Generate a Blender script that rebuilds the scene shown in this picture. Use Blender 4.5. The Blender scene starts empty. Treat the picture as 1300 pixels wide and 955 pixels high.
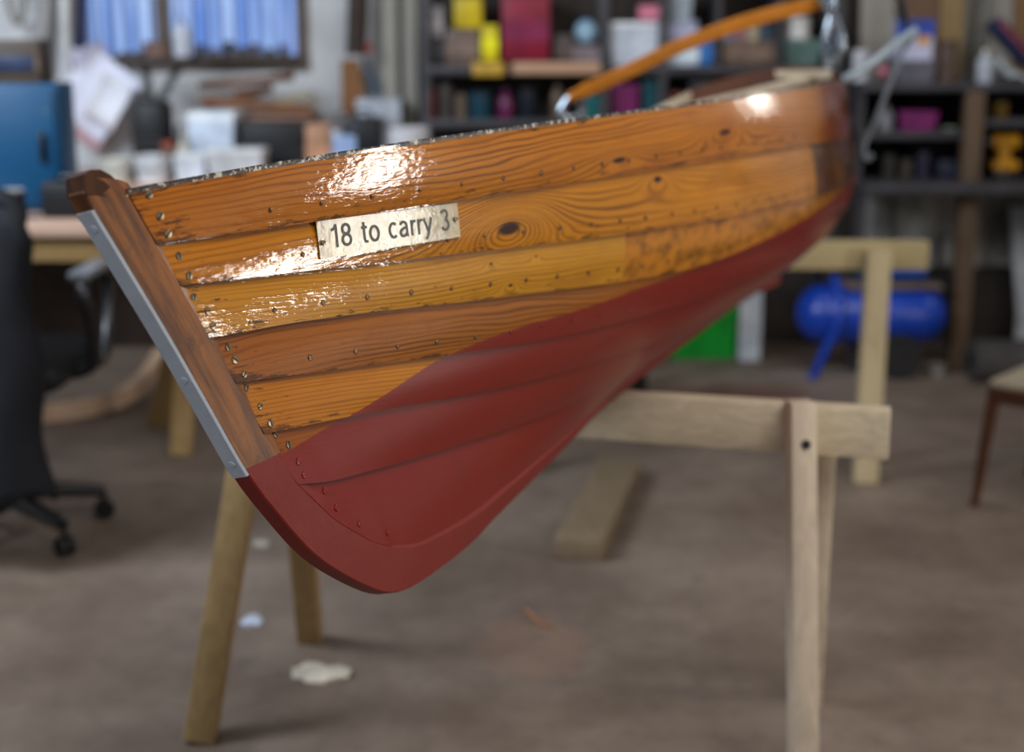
import bpy, bmesh, math, random
import numpy as np
from mathutils import Vector, Matrix
from mathutils.bvhtree import BVHTree
S = bpy.context.scene
C = S.collection
PI = math.pi
rnd = random.Random(5)

# ---------------------------------------------------------------- camera
FPX = 1300 * 50 / 36; CX, CY, EYE = 650, 432.5, 1.38
PITCH = math.atan((432.5 - 42) / FPX)
cd = bpy.data.cameras.new('camera'); cam = bpy.data.objects.new('camera', cd); C.objects.link(cam)
cam.location = (0, 0, EYE); cam.rotation_euler = (PI / 2 - PITCH, 0, 0)
cd.lens = 50; cd.sensor_width = 36; cd.sensor_fit = 'HORIZONTAL'; cd.shift_y = -45 / 1300
cd.clip_start = .05; cd.clip_end = 60
cd.dof.use_dof = True; cd.dof.focus_distance = 1.66; cd.dof.aperture_fstop = 2.3
S.camera = cam

# ---------------------------------------------------------------- world, lights, exposure
S.view_settings.view_transform = 'Standard'; S.view_settings.look = 'None'
S.view_settings.gamma = 1; S.view_settings.use_curve_mapping = False
S.view_settings.exposure = 0.16
w = bpy.data.worlds.new('World'); S.world = w; w.use_nodes = True
bg = w.node_tree.nodes['Background']; bg.inputs[0].default_value = (.62, .74, 1, 1); bg.inputs[1].default_value = .085

def area(name, loc, target, sx, sy, power, col):
    l = bpy.data.lights.new(name, 'AREA'); l.shape = 'RECTANGLE'; l.size = sx; l.size_y = sy
    l.energy = power; l.color = col
    o = bpy.data.objects.new(name, l); C.objects.link(o); o.location = loc
    o.rotation_euler = (Vector(target) - Vector(loc)).to_track_quat('-Z', 'Y').to_euler(); return o
area('daylight_right_window', (3.15, 2.12, .85), (-.2, 1.67, 1.05), .15, 1.0, 22, (1, .94, .84))
area('daylight_far_right_window', (3.2, 5.15, 1.78), (.5, 2.7, 1.2), .18, .34, 4.4, (1, .95, .88))
area('overhead_fill', (1.5, .3, 3.6), (.6, 2.3, .6), 2.6, 2.0, 78, (1, .96, .90))  # unseen overhead fill, added for soft frontal light on the hull
area('daylight_behind_left', (-2.6, -1.1, 2.3), (-.2, 1.6, 1.0), 1.2, 1.2, 26, (.84, .91, 1))
area('daylight_left', (-2.6, 2.6, 2.9), (-1.5, 6.2, .9), 1.6, 1.4, 118, (.80, .89, 1))
area('overhead_fill_back', (.6, 4.4, 3.6), (.8, 5.3, 0), 3.0, 1.2, 14, (1, .95, .9))  # unseen overhead fill, added to brighten the back of the room

# ---------------------------------------------------------------- point helpers
def ray(px, py):
    x, y = (px - CX) / FPX, (CY - py) / FPX
    return Vector((x, math.cos(PITCH) + y * math.sin(PITCH), -math.sin(PITCH) + y * math.cos(PITCH)))
CAM = Vector((0, 0, EYE))
def at(px, py, Y):                       # point seen at (px, py) on the upright plane y = Y
    r = ray(px, py); return CAM + r * (Y / r.y)
def onz(px, py, z):                      # point seen at (px, py) at height z
    r = ray(px, py); return CAM + r * ((z - EYE) / r.z)

# ---------------------------------------------------------------- materials
def lin(c):
    return tuple((v / 255 / 12.92 if v / 255 <= .04045 else ((v / 255 + .055) / 1.055) ** 2.4) for v in c) + (1,)
class NT:
    def __init__(s, name):
        s.m = bpy.data.materials.new(name); s.m.use_nodes = True; s.t = s.m.node_tree
        s.b = s.t.nodes['Principled BSDF']
    def n(s, typ, **kw):
        o = s.t.nodes.new(typ)
        for k, v in kw.items(): setattr(o, k, v)
        return o
    def set(s, sock, v):
        if v is None: return
        if hasattr(v, 'is_linked') or isinstance(v, bpy.types.NodeSocket): s.t.links.new(v, sock)
        else: sock.default_value = v
    def math(s, op, a, b=None, c=None, clamp=False):
        o = s.n('ShaderNodeMath', operation=op); o.use_clamp = clamp
        s.set(o.inputs[0], a); s.set(o.inputs[1], b); s.set(o.inputs[2], c); return o.outputs[0]
    def mix(s, f, a, b, blend='MIX'):
        o = s.n('ShaderNodeMix', data_type='RGBA', blend_type=blend)
        s.set(o.inputs[0], f); s.set(o.inputs[6], a); s.set(o.inputs[7], b); return o.outputs[2]
    def smooth(s, x, a, b):
        o = s.n('ShaderNodeMapRange', interpolation_type='SMOOTHSTEP'); o.clamp = True
        s.set(o.inputs[0], x); s.set(o.inputs[1], a); s.set(o.inputs[2], b); s.set(o.inputs[3], 0.0); s.set(o.inputs[4], 1.0); return o.outputs[0]
    def noise(s, vec, scale, detail=3, rough=.5, w=None):
        o = s.n('ShaderNodeTexNoise', noise_dimensions='3D'); s.set(o.inputs['Vector'], vec)
        o.inputs['Scale'].default_value = scale; o.inputs['Detail'].default_value = detail; o.inputs['Roughness'].default_value = rough
        return o.outputs['Fac']
    def vec(s, x, y, z):
        o = s.n('ShaderNodeCombineXYZ'); s.set(o.inputs[0], x); s.set(o.inputs[1], y); s.set(o.inputs[2], z); return o.outputs[0]
    def uv(s):
        u = s.n('ShaderNodeUVMap'); sp = s.n('ShaderNodeSeparateXYZ'); s.t.links.new(u.outputs[0], sp.inputs[0]); return sp.outputs[0], sp.outputs[1]
    def obj(s):
        o = s.n('ShaderNodeTexCoord'); sp = s.n('ShaderNodeSeparateXYZ'); s.t.links.new(o.outputs['Object'], sp.inputs[0]); return o.outputs['Object'], sp.outputs
    def bump(s, h, strength, dist):
        o = s.n('ShaderNodeBump'); o.inputs['Strength'].default_value = strength; o.inputs['Distance'].default_value = dist
        s.set(o.inputs['Height'], h); s.t.links.new(o.outputs[0], s.b.inputs['Normal']); return o.outputs[0]
    def base(s, col): s.set(s.b.inputs['Base Color'], col)
    def p(s, **kw):
        for k, v in kw.items(): s.set(s.b.inputs[k.replace('_', ' ')], v)

MC = {}
def plain(name, rgb, rough=.55, metal=0, var=.25, scale=9, spec=.4, bump=.0):
    """painted / plastic / cloth surface with mottled wear"""
    if name in MC: return MC[name]
    t = NT(name); o, _ = t.obj(); c = lin(rgb); n = t.noise(o, scale, 5, .65)
    d = tuple(x * (1 - var) for x in c[:3]) + (1,); l = tuple(min(1, x * (1 + var)) for x in c[:3]) + (1,)
    t.base(t.mix(t.smooth(n, .3, .7), d, l))
    t.p(Roughness=rough, Metallic=metal); t.b.inputs['Specular IOR Level'].default_value = spec
    if bump: t.bump(n, bump, .01)
    MC[name] = t.m; return t.m
def timber(name, rgb, axis=0, dark=.55, freq=60, rough=.6, stain=.3):
    """sawn softwood: grain runs along object axis"""
    if name in MC: return MC[name]
    t = NT(name); o, xyz = t.obj(); c = lin(rgb)
    sc = [22, 22, 22]; sc[axis] = 1.3
    v = t.vec(*[t.math('MULTIPLY', xyz[i], sc[i]) for i in range(3)])
    n = t.noise(v, 1.0, 4, .6); a = t.math('SINE', t.math('MULTIPLY', n, freq))
    k = t.math('MULTIPLY_ADD', a, .5, .5)
    col = t.mix(t.math('MULTIPLY', k, .55), c, tuple(x * dark for x in c[:3]) + (1,))
    st = t.smooth(t.noise(o, 7, 5, .7), .5, .75)
    col = t.mix(t.math('MULTIPLY', st, stain), col, tuple(x * .35 for x in c[:3]) + (1,))
    t.base(col); t.p(Roughness=rough); t.b.inputs['Specular IOR Level'].default_value = .3; t.bump(k, .25, .002); MC[name] = t.m; return t.m

def hull_wood(name, colA, colB, freq=150., wob=.02, seed=0., knots=(), jw=.003, joint=None, jointcol=None, stain=.5, grain=.6, redwl=True, ripple=1.0):
    """varnished pine strake, grain in UV metres (u along the boat, v across the strake), red antifouling below the waterline"""
    t = NT(name); u, v = t.uv()
    nz = t.noise(t.vec(t.math('MULTIPLY', u, 1.6), t.math('MULTIPLY', v, 9), seed), 1.0, 3, .5)
    nz2 = t.noise(t.vec(t.math('MULTIPLY', u, 9), t.math('MULTIPLY', v, 60), seed + 3), 1.0, 2, .5)
    Fv = t.math('ADD', t.math('ADD', v, t.math('MULTIPLY', nz, wob * 3)), t.math('MULTIPLY', nz2, .0022))
    core = None
    for (ku, kv, ru, rv, amp) in knots:
        du = t.math('DIVIDE', t.math('SUBTRACT', u, ku), ru); dv = t.math('DIVIDE', t.math('SUBTRACT', v, kv), rv)
        d2 = t.math('ADD', t.math('MULTIPLY', du, du), t.math('MULTIPLY', dv, dv))
        g = t.math('POWER', 2.718, t.math('MULTIPLY', d2, -1.0))
        g2 = t.math('DIVIDE', 1.0, t.math('ADD', 1.0, t.math('MULTIPLY', d2, 1.5)))
        Fv = t.math('ADD', Fv, t.math('MULTIPLY', t.math('ADD', g, g2), amp * .5))
        c_ = t.smooth(t.math('MULTIPLY', d2, -1), -.09, -.02)
        core = c_ if core is None else t.math('MAXIMUM', core, c_)
    f1 = t.noise(t.vec(t.math('MULTIPLY', Fv, freq * .45), t.math('MULTIPLY', u, .8), seed + 2), 1.0, 2, .5)
    f2 = t.noise(t.vec(t.math('MULTIPLY', Fv, freq * .22), t.math('MULTIPLY', u, 1.5), seed + 6), 1.0, 2, .5)
    ph = t.math('MULTIPLY_ADD', Fv, freq * 6.283, t.math('MULTIPLY', f1, 9.0))
    s1 = t.math('MULTIPLY_ADD', t.math('SINE', ph), .5, .5)
    s1 = t.math('POWER', s1, 2.6)
    big = t.noise(t.vec(t.math('MULTIPLY', u, 2.2), t.math('MULTIPLY', v, 16), seed + 9), 1.0, 3, .55)
    s1 = t.math('MULTIPLY', s1, t.math('MULTIPLY', t.math('MULTIPLY_ADD', t.smooth(big, .3, .7), .5, .5), t.math('MULTIPLY_ADD', t.smooth(f2, .32, .6), .75, .35)))
    fine = t.noise(t.vec(t.math('MULTIPLY', u, 14), t.math('MULTIPLY', v, 700), seed + 1), 1.0, 3, .6)
    a, b = lin(colA), lin(colB)
    col = t.mix(t.math('MULTIPLY', s1, grain), a, b)
    col = t.mix(t.math('MULTIPLY', t.smooth(fine, .45, .8), .3), col, b)
    col = t.mix(t.math('MULTIPLY', t.smooth(big, .35, .75), .35), col, tuple(x * .72 for x in a[:3]) + (1,))
    blot = t.noise(t.vec(t.math('MULTIPLY', u, 6), t.math('MULTIPLY', v, 16), seed + 13), 1.0, 4, .6)
    col = t.mix(t.math('MULTIPLY', t.smooth(blot, .48, .72), .5), col, tuple(x * y for x, y in zip(a[:3], (.55, .42, .5))) + (1,))
    lft = t.smooth(u, .80, 1.2)
    col = t.mix(t.math('MULTIPLY', lft, .45), col, tuple(x * y for x, y in zip(a[:3], (.66, .50, .6))) + (1,))
    if joint is not None:
        j = t.smooth(u, joint + jw, joint - jw)
        jc = lin(jointcol)
        bl = t.noise(t.vec(t.math('MULTIPLY', u, 26), t.math('MULTIPLY', v, 34), seed + 5), 1.0, 4, .6)
        jcol = t.mix(t.smooth(bl, .30, .62), tuple(x * .42 for x in jc[:3]) + (1,), jc)
        col = t.mix(j, col, jcol)
    if core is not None: col = t.mix(core, col, lin((52, 22, 10)))
    # weather stains in the varnish, streaked along the grain
    st = t.noise(t.vec(t.math('MULTIPLY', u, 20), t.math('MULTIPLY', v, 100), seed + 7), 1.0, 5, .75)
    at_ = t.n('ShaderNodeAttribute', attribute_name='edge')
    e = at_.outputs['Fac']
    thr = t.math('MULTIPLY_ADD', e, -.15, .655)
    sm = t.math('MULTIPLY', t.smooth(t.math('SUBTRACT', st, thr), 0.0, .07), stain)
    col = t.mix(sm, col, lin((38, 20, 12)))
    rip1 = t.noise(t.vec(t.math('MULTIPLY', u, 45), t.math('MULTIPLY', v, 190), seed), 1.0, 3, .6)
    rip2 = t.noise(t.vec(t.math('MULTIPLY', u, 9), t.math('MULTIPLY', v, 22), seed + 4), 1.0, 2, .5)
    hgt = t.math('ADD', t.math('MULTIPLY', rip1, .55), t.math('MULTIPLY', rip2, .45))
    rip3 = t.noise(t.vec(t.math('MULTIPLY', u, 28), t.math('MULTIPLY', v, 45), seed + 8), 1.0, 2, .5)
    hgt = t.math('ADD', hgt, t.math('MULTIPLY', rip3, .45))
    hgt = t.math('ADD', hgt, t.math('MULTIPLY', s1, .10))
    wl = t.n('ShaderNodeAttribute', attribute_name='wl').outputs['Fac']
    edge_n = t.noise(t.vec(t.math('MULTIPLY', u, 60), t.math('MULTIPLY', v, 60), 2.), 1.0, 2, .5)
    red = t.smooth(t.math('ADD', wl, t.math('MULTIPLY_ADD', edge_n, .002, -.001)), .0006, -.0006)
    if not redwl: red = 0.0
    br = t.noise(t.vec(t.math('MULTIPLY', u, 18), t.math('MULTIPLY', v, 220), seed), 1.0, 3, .5)
    rc = t.mix(br, lin((116, 18, 6)), lin((130, 25, 9)))
    lab = t.noise(t.vec(t.math('MULTIPLY', u, 5), t.math('MULTIPLY', v, 14), seed + 2), 1.0, 4, .6)
    rc = t.mix(t.math('MULTIPLY', t.smooth(lab, .5, .8), .25), rc, lin((84, 20, 15)))
    ck = t.n('ShaderNodeAttribute', attribute_name='lap_line').outputs['Fac']
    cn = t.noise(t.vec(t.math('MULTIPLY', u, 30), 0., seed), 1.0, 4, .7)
    lapm = t.smooth(ck, t.math('MULTIPLY_ADD', cn, .0030, .0012), t.math('MULTIPLY_ADD', cn, .0014, .0002))  # narrow dark line along lap tops and stem ends
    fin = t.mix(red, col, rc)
    t.base(t.mix(t.math('MULTIPLY', lapm, t.math('MULTIPLY_ADD', red, -.45, .96)), fin, lin((24, 14, 10))))
    t.set(t.b.inputs['Roughness'], t.math('MULTIPLY_ADD', red, .04, .30))
    t.set(t.b.inputs['Coat Weight'], t.math('MULTIPLY_ADD', red, -.45, .8) if redwl else .8)
    t.set(t.b.inputs['Coat Roughness'], t.math('MULTIPLY_ADD', red, .22, .04)); t.set(t.b.inputs['Specular IOR Level'], t.math('MULTIPLY_ADD', red, .2, .08))
    o = t.n('ShaderNodeBump'); o.inputs['Strength'].default_value = .8
    t.set(o.inputs['Distance'], t.math('MULTIPLY_ADD', red, -.0006 * ripple, .0009 * ripple))
    t.set(o.inputs['Height'], hgt); t.t.links.new(o.outputs[0], t.b.inputs['Normal']); t.t.links.new(o.outputs[0], t.b.inputs['Coat Normal'])
    return t.m

# ---------------------------------------------------------------- mesh helpers
def tag(o, label=None, cat=None, group=None, kind=None):
    if label: o['label'] = label
    if cat: o['category'] = cat
    if group: o['group'] = group
    if kind: o['kind'] = kind
    return o
def empty(name, loc, rz=0, **k):
    o = bpy.data.objects.new(name, None); C.objects.link(o); o.location = loc; o.rotation_euler = (0, 0, rz); o.empty_display_size = .05
    return tag(o, **k)
class MB:
    def __init__(s): s.v = []; s.f = []
    def add(s, vs, fs):
        b = len(s.v); s.v += [tuple(v) for v in vs]; s.f += [tuple(b + i for i in f) for f in fs]; return s
    def box(s, lo, hi, M=None, bev=0):
        bm = bmesh.new(); bmesh.ops.create_cube(bm, size=1)
        sz = [hi[i] - lo[i] for i in range(3)]; ce = [(hi[i] + lo[i]) / 2 for i in range(3)]
        for v in bm.verts: v.co = Vector([v.co[i] * sz[i] for i in range(3)])
        if bev: bmesh.ops.bevel(bm, geom=bm.edges[:], offset=min(bev, min(abs(q) for q in sz) * .45), segments=2, affect='EDGES', profile=.5)
        for v in bm.verts: v.co += Vector(ce)
        if M: bm.transform(M)
        bm.verts.index_update(); s.add([v.co[:] for v in bm.verts], [[v.index for v in f.verts] for f in bm.faces]); bm.free(); return s
    def bar(s, a, b, wx, wy, upv=(0, 0, 1), bev=.003):      # rectangular bar from a to b
        a, b = Vector(a), Vector(b); z = (b - a).normalized(); x = Vector(upv).cross(z)
        if x.length < 1e-4: x = Vector((1, 0, 0)).cross(z)
        x.normalize(); y = z.cross(x)
        M = Matrix.Translation(a) @ Matrix((x, y, z)).transposed().to_4x4()
        return s.box((-wx / 2, -wy / 2, 0), (wx / 2, wy / 2, (b - a).length), M, bev)
    def tube(s, pts, r, seg=12, cap=True):
        pts = [Vector(p) for p in pts]; n = len(pts); rs = r if isinstance(r, (list, tuple)) else [r] * n
        t0 = (pts[1] - pts[0]).normalized(); x = t0.orthogonal().normalized(); vs = []; fs = []
        for i, p in enumerate(pts):
            t = (pts[min(i + 1, n - 1)] - pts[max(i - 1, 0)]).normalized(); x = (x - t * x.dot(t)).normalized(); y = t.cross(x)
            for k in range(seg):
                a = 2 * PI * k / seg; vs.append(p + (x * math.cos(a) + y * math.sin(a)) * rs[i])
        for i in range(n - 1):
            for k in range(seg): fs.append((i * seg + k, i * seg + (k + 1) % seg, (i + 1) * seg + (k + 1) % seg, (i + 1) * seg + k))
        if cap: fs += [tuple(range(seg))[::-1], tuple((n - 1) * seg + k for k in range(seg))]
        return s.add(vs, fs)
    def lathe(s, prof, o=(0, 0, 0), M=None, seg=28):        # prof: (radius, height)
        vs = []; fs = []; n = len(prof)
        for (r, z) in prof:
            for k in range(seg):
                a = 2 * PI * k / seg; p = Vector((max(r, .0004) * math.cos(a), max(r, .0004) * math.sin(a), z))
                if M: p = M @ p
                vs.append(p + Vector(o))
        for i in range(n - 1):
            for k in range(seg): fs.append((i * seg + k, i * seg + (k + 1) % seg, (i + 1) * seg + (k + 1) % seg, (i + 1) * seg + k))
        fs += [tuple(range(seg))[::-1], tuple((n - 1) * seg + k for k in range(seg))]
        return s.add(vs, fs)
    def prism(s, poly, d):                                  # polygon list of points, extruded by vector d
        poly = [Vector(p) for p in poly]; d = Vector(d); n = len(poly)
        return s.add(poly + [p + d for p in poly], [tuple(range(n))[::-1], tuple(range(n, 2 * n))] + [(i, (i + 1) % n, n + (i + 1) % n, n + i) for i in range(n)])
    def build(s, name, mat, parent=None, loc=None, smooth=True, origin=None):
        me = bpy.data.meshes.new(name)
        vs = s.v
        if origin is not None: vs = [tuple(Vector(v) - Vector(origin)) for v in s.v]
        me.from_pydata(vs, [], s.f); me.validate(); me.update()
        bm = bmesh.new(); bm.from_mesh(me); bmesh.ops.recalc_face_normals(bm, faces=bm.faces); bm.to_mesh(me); bm.free()
        if smooth:
            me.polygons.foreach_set('use_smooth', [True] * len(me.polygons))
            me.set_sharp_from_angle(angle=math.radians(38))
        me.materials.append(mat)
        o = bpy.data.objects.new(name, me); C.objects.link(o)
        if parent: o.parent = parent
        if origin is not None: o.location = origin
        if loc is not None: o.location = loc
        return o
def spline(P, n=8):                                         # smooth Catmull-Rom through points
    P = [Vector(p) for p in P]; out = []
    Q = [P[0] * 2 - P[1]] + P + [P[-1] * 2 - P[-2]]
    for i in range(1, len(Q) - 2):
        for k in range(n):
            t = k / n; a, b, c, d = Q[i - 1], Q[i], Q[i + 1], Q[i + 2]
            out.append(.5 * ((2 * b) + (c - a) * t + (2 * a - 5 * b + 4 * c - d) * t * t + (3 * b - a - 3 * c + d) * t ** 3))
    return out + [P[-1]]
def hermite(xs, ys):
    xs = list(xs); ys = list(ys); h = np.diff(xs); dl = np.diff(ys) / h; m = [dl[0]]
    for i in range(1, len(xs) - 1):
        m.append((dl[i - 1] * h[i] + dl[i] * h[i - 1]) / (h[i] + h[i - 1]))
    m.append(dl[-1])
    def f(x):
        x = min(max(x, xs[0]), xs[-1]); i = 0
        while i < len(xs) - 2 and x > xs[i + 1]: i += 1
        t = (x - xs[i]) / h[i]
        return (2*t**3-3*t*t+1)*ys[i] + (t**3-2*t*t+t)*h[i]*m[i] + (-2*t**3+3*t*t)*ys[i+1] + (t**3-t*t)*h[i]*m[i+1]
    return f

# ================================================================= THE SETTING
def floor_mat():
    t = NT('concrete_floor'); o, xyz = t.obj()
    n1 = t.noise(o, 1.6, 6, .65); n2 = t.noise(o, 14, 6, .7); n3 = t.noise(o, 90, 3, .7)
    c = t.mix(t.smooth(n1, .3, .7), lin((104, 87, 74)), lin((140, 124, 110)))
    c = t.mix(t.math('MULTIPLY', t.smooth(n2, .45, .75), .45), c, lin((88, 76, 68)))
    c = t.mix(t.math('MULTIPLY', t.smooth(n3, .62, .75), .3), c, lin((168, 148, 122)))
    # red paint stain and a paler scuff
    def blob(cx, cy, rx, ry):
        dx = t.math('DIVIDE', t.math('SUBTRACT', xyz[0], cx), rx); dy = t.math('DIVIDE', t.math('SUBTRACT', xyz[1], cy), ry)
        d = t.math('ADD', t.math('MULTIPLY', dx, dx), t.math('MULTIPLY', dy, dy))
        return t.smooth(t.math('ADD', d, t.math('MULTIPLY_ADD', n2, 1.2, -.6)), 1.0, .55)
    c = t.mix(t.math('MULTIPLY', blob(.85, 5.40, .38, .13), .7), c, lin((104, 52, 46)))
    c = t.mix(t.math('MULTIPLY', blob(1.36, 5.72, .34, .12), .5), c, lin((165, 152, 146)))
    c = t.mix(t.math('MULTIPLY', blob(.05, 3.05, .14, .2), .15), c, lin((150, 90, 55)))
    t.base(c); t.set(t.b.inputs['Roughness'], t.math('MULTIPLY_ADD', n2, .3, .5)); t.bump(n2, .3, .004); return t.m
MB().box((-4, -1.5, -.08), (4, 6.6, 0)).build('floor', floor_mat(), smooth=False)['kind'] = 'structure'

def wall_mat():
    t = NT('white_plaster'); o, xyz = t.obj()
    n1 = t.noise(o, 1.7, 5, .6); n2 = t.noise(o, 9, 5, .7)
    c = t.mix(t.smooth(n1, .3, .7), lin((176, 176, 176)), lin((206, 208, 210)))
    c = t.mix(t.math('MULTIPLY', t.smooth(n2, .55, .8), .4), c, lin((120, 112, 102)))
    t.base(c); t.p(Roughness=.8); t.bump(n2, .4, .006); return t.m
WALL = wall_mat(); YW = 6.36
wx0, wx1 = at(106, 60, YW).x, at(377, 60, YW).x; wz0, wz1 = at(200, 70, YW).z, 2.25
m = MB()
m.box((-4, YW, 0), (wx0, YW + .2, 3)); m.box((wx1, YW, 0), (4, YW + .2, 3)); m.box((wx0, YW, 0), (wx1, YW + .2, wz0)); m.box((wx0, YW, wz1), (wx1, YW + .2, 3))
m.build('wall_back', WALL, smooth=False)['kind'] = 'structure'
MB().box((-4.2, -1.5, 0), (-4, 6.56, 3)).build('wall_left', WALL, smooth=False)['kind'] = 'structure'
m = MB()
for y0, y1, z0, z1 in [(-1.5, 1.9, 0, 3), (2.35, 4.9, 0, 3), (5.4, 6.56, 0, 3), (1.9, 2.35, 0, .3), (1.9, 2.35, 1.7, 3), (4.9, 5.4, 0, .95), (4.9, 5.4, 1.95, 3)]:
    m.box((4, y0, z0), (4.2, y1, z1))
m.build('wall_right', WALL, smooth=False)['kind'] = 'structure'
DARKW = plain('dark_brown_wall', (52, 45, 40), .85, var=.4, scale=4)  # mottled dark brown for the wall base and shelving back
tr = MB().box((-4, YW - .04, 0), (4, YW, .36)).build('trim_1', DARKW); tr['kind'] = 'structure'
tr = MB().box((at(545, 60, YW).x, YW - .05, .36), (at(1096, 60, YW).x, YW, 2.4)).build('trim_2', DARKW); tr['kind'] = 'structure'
# corrugated cladding right of the shelving
m = MB(); x = at(1092, 300, YW).x; fs = []; vs = []; k = 0
while x < 3.4:
    d = (.0, .035, .035, .0)[k % 4]; vs += [(x, YW - .045 - d, .36), (x, YW - .045 - d, 2.6)]; x += (.035, .07, .035, .07)[k % 4]; k += 1
m.add(vs, [(2*i, 2*i+2, 2*i+3, 2*i+1) for i in range(k - 1)])
o = m.build('trim_3', plain('corrugated_grey', (150, 146, 138), .6, var=.3, scale=5), smooth=False); o['kind'] = 'structure'
so = o.modifiers.new('Solidify', 'SOLIDIFY'); so.thickness = .004

# window: timber frame, mullion, vertical bars, daylight behind sheeted panes
FR = timber('weathered_grey_timber', (92, 80, 70), 0, .5)
def win_mat():
    t = NT('backlit_sheeted_pane'); o, xyz = t.obj()
    n = t.noise(t.vec(t.math('MULTIPLY', xyz[0], 11), t.math('MULTIPLY', xyz[2], .7), 0.), 1.0, 3, .6)
    n2 = t.noise(t.vec(t.math('MULTIPLY', xyz[0], 2.2), t.math('MULTIPLY', xyz[2], 1.2), 4.), 1.0, 2, .5)
    c = t.mix(t.smooth(n, .38, .66), lin((70, 118, 205)), lin((170, 200, 250)))
    c = t.mix(t.math('MULTIPLY', t.smooth(n2, .45, .7), .5), c, lin((196, 196, 240)))
    t.base((.05, .06, .08, 1)); t.p(Roughness=.2); t.set(t.b.inputs['Emission Color'], c); t.b.inputs['Emission Strength'].default_value = .95; return t.m
wr = empty('window_1', ((wx0 + wx1) / 2, YW, wz0)); wr['kind'] = 'structure'
o0 = Vector(wr.location)
m = MB(); a = .035
m.box((wx0 - .05, YW - .03, wz0 - .06), (wx1 + .05, YW + .06, wz0)); m.box((wx0 - .05, YW - .02, wz0), (wx0, YW + .06, wz1)); m.box((wx1, YW - .02, wz0), (wx1 + .05, YW + .06, wz1)); m.box((wx0, YW - .02, wz1 - .05), (wx1, YW + .06, wz1))
mx = at(204, 30, YW).x; m.box((mx - .03, YW + .02, wz0), (mx + .03, YW + .08, wz1))
f = m.build('window_frame', FR, smooth=False, origin=o0); f.parent = wr; f.location = (0, 0, 0)
m = MB().box((wx0, YW + .12, wz0), (wx1, YW + .126, wz1)); f = m.build('pane', win_mat(), origin=o0, smooth=False); f.parent = wr; f.location = (0, 0, 0)
for px in (122, 139, 156, 172, 189, 226, 243, 262, 279, 296, 313, 330, 346, 362):
    x = at(px, 30, YW).x; b = MB().box((x - .006, YW + .03, wz0), (x + .006, YW + .045, wz1)).build('window_bar', plain('bar_grey', (84, 88, 100), .5), origin=o0, smooth=False); b.parent = wr; b.location = (0, 0, 0)

# ================================================================= THE BOAT
UB = Vector((-.38055749, -.92475726, 0)); PB = Vector((.89728802, -.36925331, .2419219)); ZB = Vector((-.22371903, .09206519, .97029573))
OB = Vector((.1861766, 2.5868146, .72))
MBOAT = Matrix.Translation(OB) @ Matrix((UB, PB, ZB)).transposed().to_4x4()
XT = -1.43
def poly(c): return lambda x: sum(k * x ** (len(c) - 1 - i) for i, k in enumerate(c))
def tab(t): t = sorted(t); return hermite([a for a, b in t], [b for a, b in t])
X0 = [1.277, 1.251, 1.228, 1.201, 1.176, 1.148, 1.108, .94]
ZF = [poly([-.00712, -.00316, .01989, .01892, .48094]), poly([-.00055, .00025, .00806, .04797, .38117]), poly([-.01094, .00313, .03819, .07015, .28012]),
      tab([(1.206, .342), (1.1, .334), (.94, .315), (.74, .287), (.52, .258), (.35, .236), (.1, .214), (-.36, .200), (-.9, .183), (-1.43, .139)]),
      tab([(1.173, .286), (1.0, .260), (.74, .219), (.5, .188), (.15, .157), (-.3, .142), (-.8, .126), (-1.43, .094)]),
      tab([(1.149, .221), (.97, .196), (.71, .157), (.45, .125), (.2, .104), (-.3, .096), (-.8, .088), (-1.43, .066)]),
      tab([(1.108, .150), (1.06, .138), (.94, .119), (.69, .087), (.4, .060), (.2, .054), (-.3, .054), (-.8, .058), (-1.43, .050)]),
      tab([(.94, .016), (.88, -.004), (.80, -.016), (.7, -.0215), (.59, -.019), (.32, -.008), (.05, .010), (-.5, .032), (-1.43, .036)])]
UU = [0, .08, .18, .32, .48, .64, .82, 1]
YY = [[.025, .095, .175, .27, .345, .38, .355, .292], [.025, .080, .158, .255, .335, .372, .345, .277], [.025, .070, .138, .230, .315, .355, .332, .268],
      [.025, .062, .118, .200, .285, .325, .295, .225], [.025, .053, .098, .165, .240, .280, .250, .178], [.025, .043, .075, .123, .180, .212, .185, .121],
      [.025, .031, .047, .075, .110, .130, .110, .060], [.024, .022, .020, .019, .019, .019, .019, .019]]
YF = [hermite(UU, y) for y in YY]
def edge(j, s):                          # s 0 at the stem .. 1 at the transom
    x = X0[j] + (XT - X0[j]) * s
    return Vector((x, YF[j](s), ZF[j](x)))
# the garboard runs down the curved rabbet of the stem: its lower edge follows the rabbet
RAB = [(1.2756, .5096), (1.251, .452), (1.228, .402), (1.201, .342), (1.176, .286), (1.148, .225), (1.1334, .1933), (1.108, .150), (1.0504, .0877), (.9845, .0396), (.94, .016)]
WLX = hermite([-1.43, -.6, 0, .4, .8, .93, 1.03, 1.13, 1.4], [.235, .222, .213, .216, .222, .204, .195, .190, .190])
NS, NV = 120, 9
def lap(j, k):                           # plank edges along the boat; near the stem stations crowd together
    s = (k / NS) ** 1.35
    return edge(j, s)
boat = empty('clinker_dinghy', OB)
boat.matrix_world = MBOAT
tag(boat, 'varnished wooden clinker dinghy with red bottom resting on the sawhorses', 'boat')
TH = .0085
def normal_row(top, bot):
    n = []
    for i in range(len(top)):
        a = top[min(i + 1, len(top) - 1)] - top[max(i - 1, 0)]; v = (top[i] - bot[i]).cross(a)
        if v.y < 0: v = -v
        n.append(v.normalized())
    return n
PLANKS = []
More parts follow.
